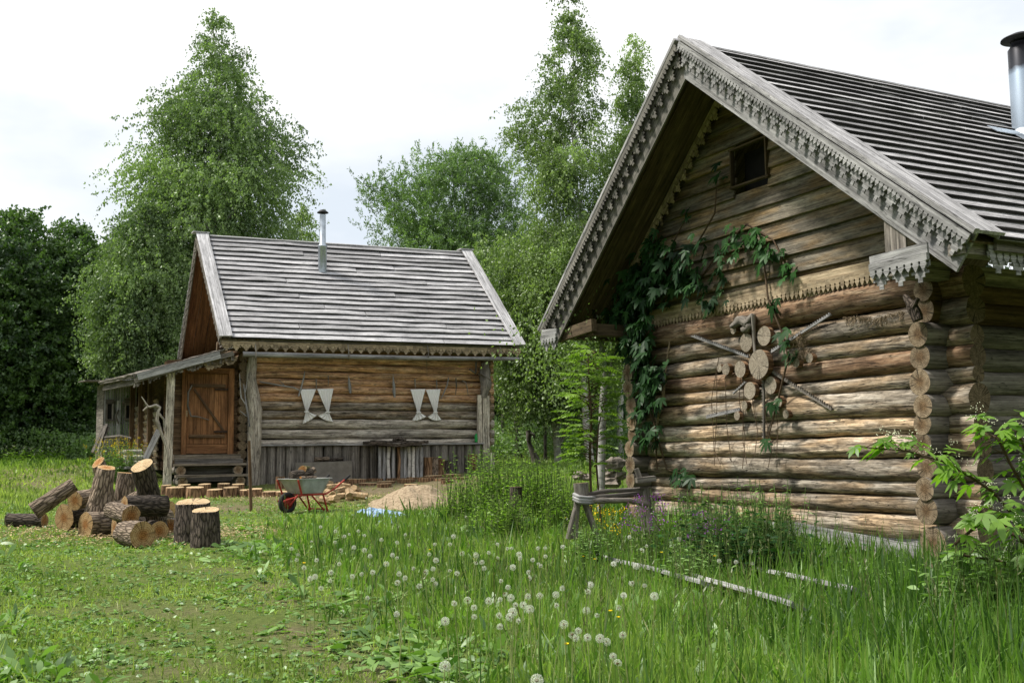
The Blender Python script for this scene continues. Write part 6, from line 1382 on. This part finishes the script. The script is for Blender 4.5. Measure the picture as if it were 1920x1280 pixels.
# ---- dandelion clocks
M_PAP = leafmat('dandelion_down', (.50, .50, .49), (.80, .80, .79), .18, 0); M_CORE = plain('dandelion_core', (.16, .12, .06), .9); M_DST = plain('dandelion_stem', (.20, .27, .08), .6, 0, .3, 30, col2=(.33, .36, .14))
def clock_mesh(R=.0195, n=95, seed=1):
    i = np.arange(n)+.5; ph = np.arccos(1-1.93*i/n); th_ = PI*(1+5**.5)*i; D = np.stack([np.cos(th_)*np.sin(ph), np.sin(th_)*np.sin(ph), np.cos(ph)], 1)
    V1 = strips(D*.005, D, R*.8, .00035, (1, 1, 1), 0, up=rdir(n))
    T = D*R*.84; rep = 5; D6 = np.repeat(D, rep, 0); T6 = np.repeat(T, rep, 0); per = unit(np.cross(D6, rdir(n*rep))); V2 = strips(T6, per*.85+D6*.55, R*.27, .0006, (.8, 1, .5), 0, up=D6)
    V = np.concatenate([V1, V2]); return V
protoV = [clock_mesh(), clock_mesh(.021, 110), clock_mesh(.0165, 70)]
heads = []
c7 = [(529,68),(552,88),(1050,182),(988,280),(323,233),(398,255),(512,254),(470,268),(442,280),(543,276),(627,298),(277,306),(395,310),(490,336),(423,352),(542,350),(705,311),(766,323),(747,272),(894,320),(970,320),(1028,364),(1208,320),(1258,341),(1278,340),(1316,370),(1320,390),(1410,340),(1446,340),(1534,333),(1448,380),(1384,398),(1210,388),(1164,362),(1100,374),(1102,410),(1130,410),(1140,440),(1412,418),(1424,428),(1285,435),(1363,460),(1365,488),(570,379),(416,418),(374,460),(303,400),(240,438),(177,342),(211,371),(203,397),(271,492),(295,482),(372,502),(325,540),(483,480),(530,470),(584,460),(682,374),(705,388),(716,468),(746,488),(787,440),(845,458),(886,443),(970,452),(1005,465),(652,418),(707,512),(817,529),(897,518),(884,495),(866,370),(900,400),(558,588),(1225,503),(1260,535),(1242,565),(1274,588),(1221,596),(1297,624),(1337,624),(1369,644),(1360,580),(1420,579),(1500,572),(1503,625),(1532,540),(1672,522),(1660,556),(1840,576),(1813,636),(1215,675),(1270,684),(1284,660),(1312,702),(1220,732),(1165,604),(1058,601),(991,616),(1090,636),(1092,682),(704,668),(946,704),(1540,720),(1582,770),(1612,752),(1598,788),(1658,786),(1720,790),(1834,773),(1754,808),(1808,915),(1785,880),(945,930),(1405,1000),(1705,675),(1652,650),(1788,418),(1880,513),(1868,284),(1900,430)]
heads = [(480+x/2.667, 900+y/2.667) for x, y in c7]
heads += [(1100+x/2.207, 560+y/2.207) for x, y in [(441,958),(178,985),(383,993),(248,1022),(228,1042),(112,1096),(15,1182),(678,1045),(548,1084),(618,1088),(640,1076),(685,1094),(240,1186),(153,1226),(280,1230),(190,1175)]]
hts = {(3): .44, (29): .42, (104): .42, (105): .40}
near_words = ['beside', 'left of', 'right of']
locs = []
for i, (px, py) in enumerate(heads):
    h = hts.get(i, .22+.2*((i*7919) % 100)/100); p = onground(px, py, h); locs.append(p)
PAPM = []
hv = clock_mesh(.021, 110); protoV.append(hv[(hv[:, -1, 0, 0]+.4*hv[:, -1, 0, 2]) > -.002]); protoV.append(hv[(hv[:, -1, 0, 1]-.6*hv[:, -1, 0, 2]) > .004])
for k, V in enumerate(protoV):
    o = fastmesh('proto', V, None, rng.uniform(.3, 1, len(V)), M_PAP, None); PAPM.append(o.data); o.data.name = 'dandelion_down'; bpy.data.objects.remove(o)
for i, p in enumerate(locs):
    gz0 = g1(p[0], p[1]); bx, by = p[0]+random.gauss(0, .03), p[1]+random.gauss(0, .03)
    th = thing('dandelion', 'white dandelion clock on a thin stalk in the tall grass', 'dandelion', (bx, by, g1(bx, by)), 'dandelion clocks scattered through the tall grass')
    mb = MB(); b0 = np.array([bx, by, g1(bx, by)]); mb.tube([b0, (b0+p)/2+np.array([random.gauss(0, .012), random.gauss(0, .012), 0]), p-zz*.003], [.0028, .0024, .002], 5, 0, sub=2); mb.build('stem', M_DST, th)
    co = MB(); co.lathe(p-zz*.004, [(.001, 0), (.0055, .002), (.006, .006), (.001, .009)], 8); co.build('core', M_CORE, th)
    sd = bpy.data.objects.new('seed_head', PAPM[(i % 3) if i % 7 else 3+(i//7) % 2]); COL.objects.link(sd); sd.parent = th; sd.location = tuple(p-ORG[th.name]); sd.rotation_euler = (random.uniform(-.4, .4), random.uniform(-.4, .4), random.uniform(0, 6)); s_ = random.uniform(.70, 1.02); sd.scale = (s_, s_, s_)
    ORG[sd.name] = p
# buttercups
for i, (px, py) in enumerate(((1093, 1043), (1115, 1048), (1340, 1042), (1240, 1035), (724, 1057), (806, 1030), (1060, 970), (1145, 1145), (1160, 1157), (1062, 1207), (570, 1055), (545, 1020))):
    p = onground(px, py, .3); b0 = np.array([p[0]+.02, p[1], g1(p[0], p[1])]); th = thing('buttercup', 'small yellow buttercup flower among the grass blades', 'flower', b0, 'buttercups scattered in the grass'); mb = MB(); mb.tube([b0, p], .0013, 4); mb.build('stem', M_GSTEM, th)
    a = np.arange(5)*2*PI/5; D = np.stack([np.cos(a), np.sin(a), np.full(5, .5)], 1); V = strips(np.tile(p, (5, 1)), D, .011, .010, (.3, 1, .8), 0); fastmesh('petals', V, None, rng.uniform(.3, 1, 5), M_YEL, th)
SC.render.resolution_x = 1024; SC.render.resolution_y = 682
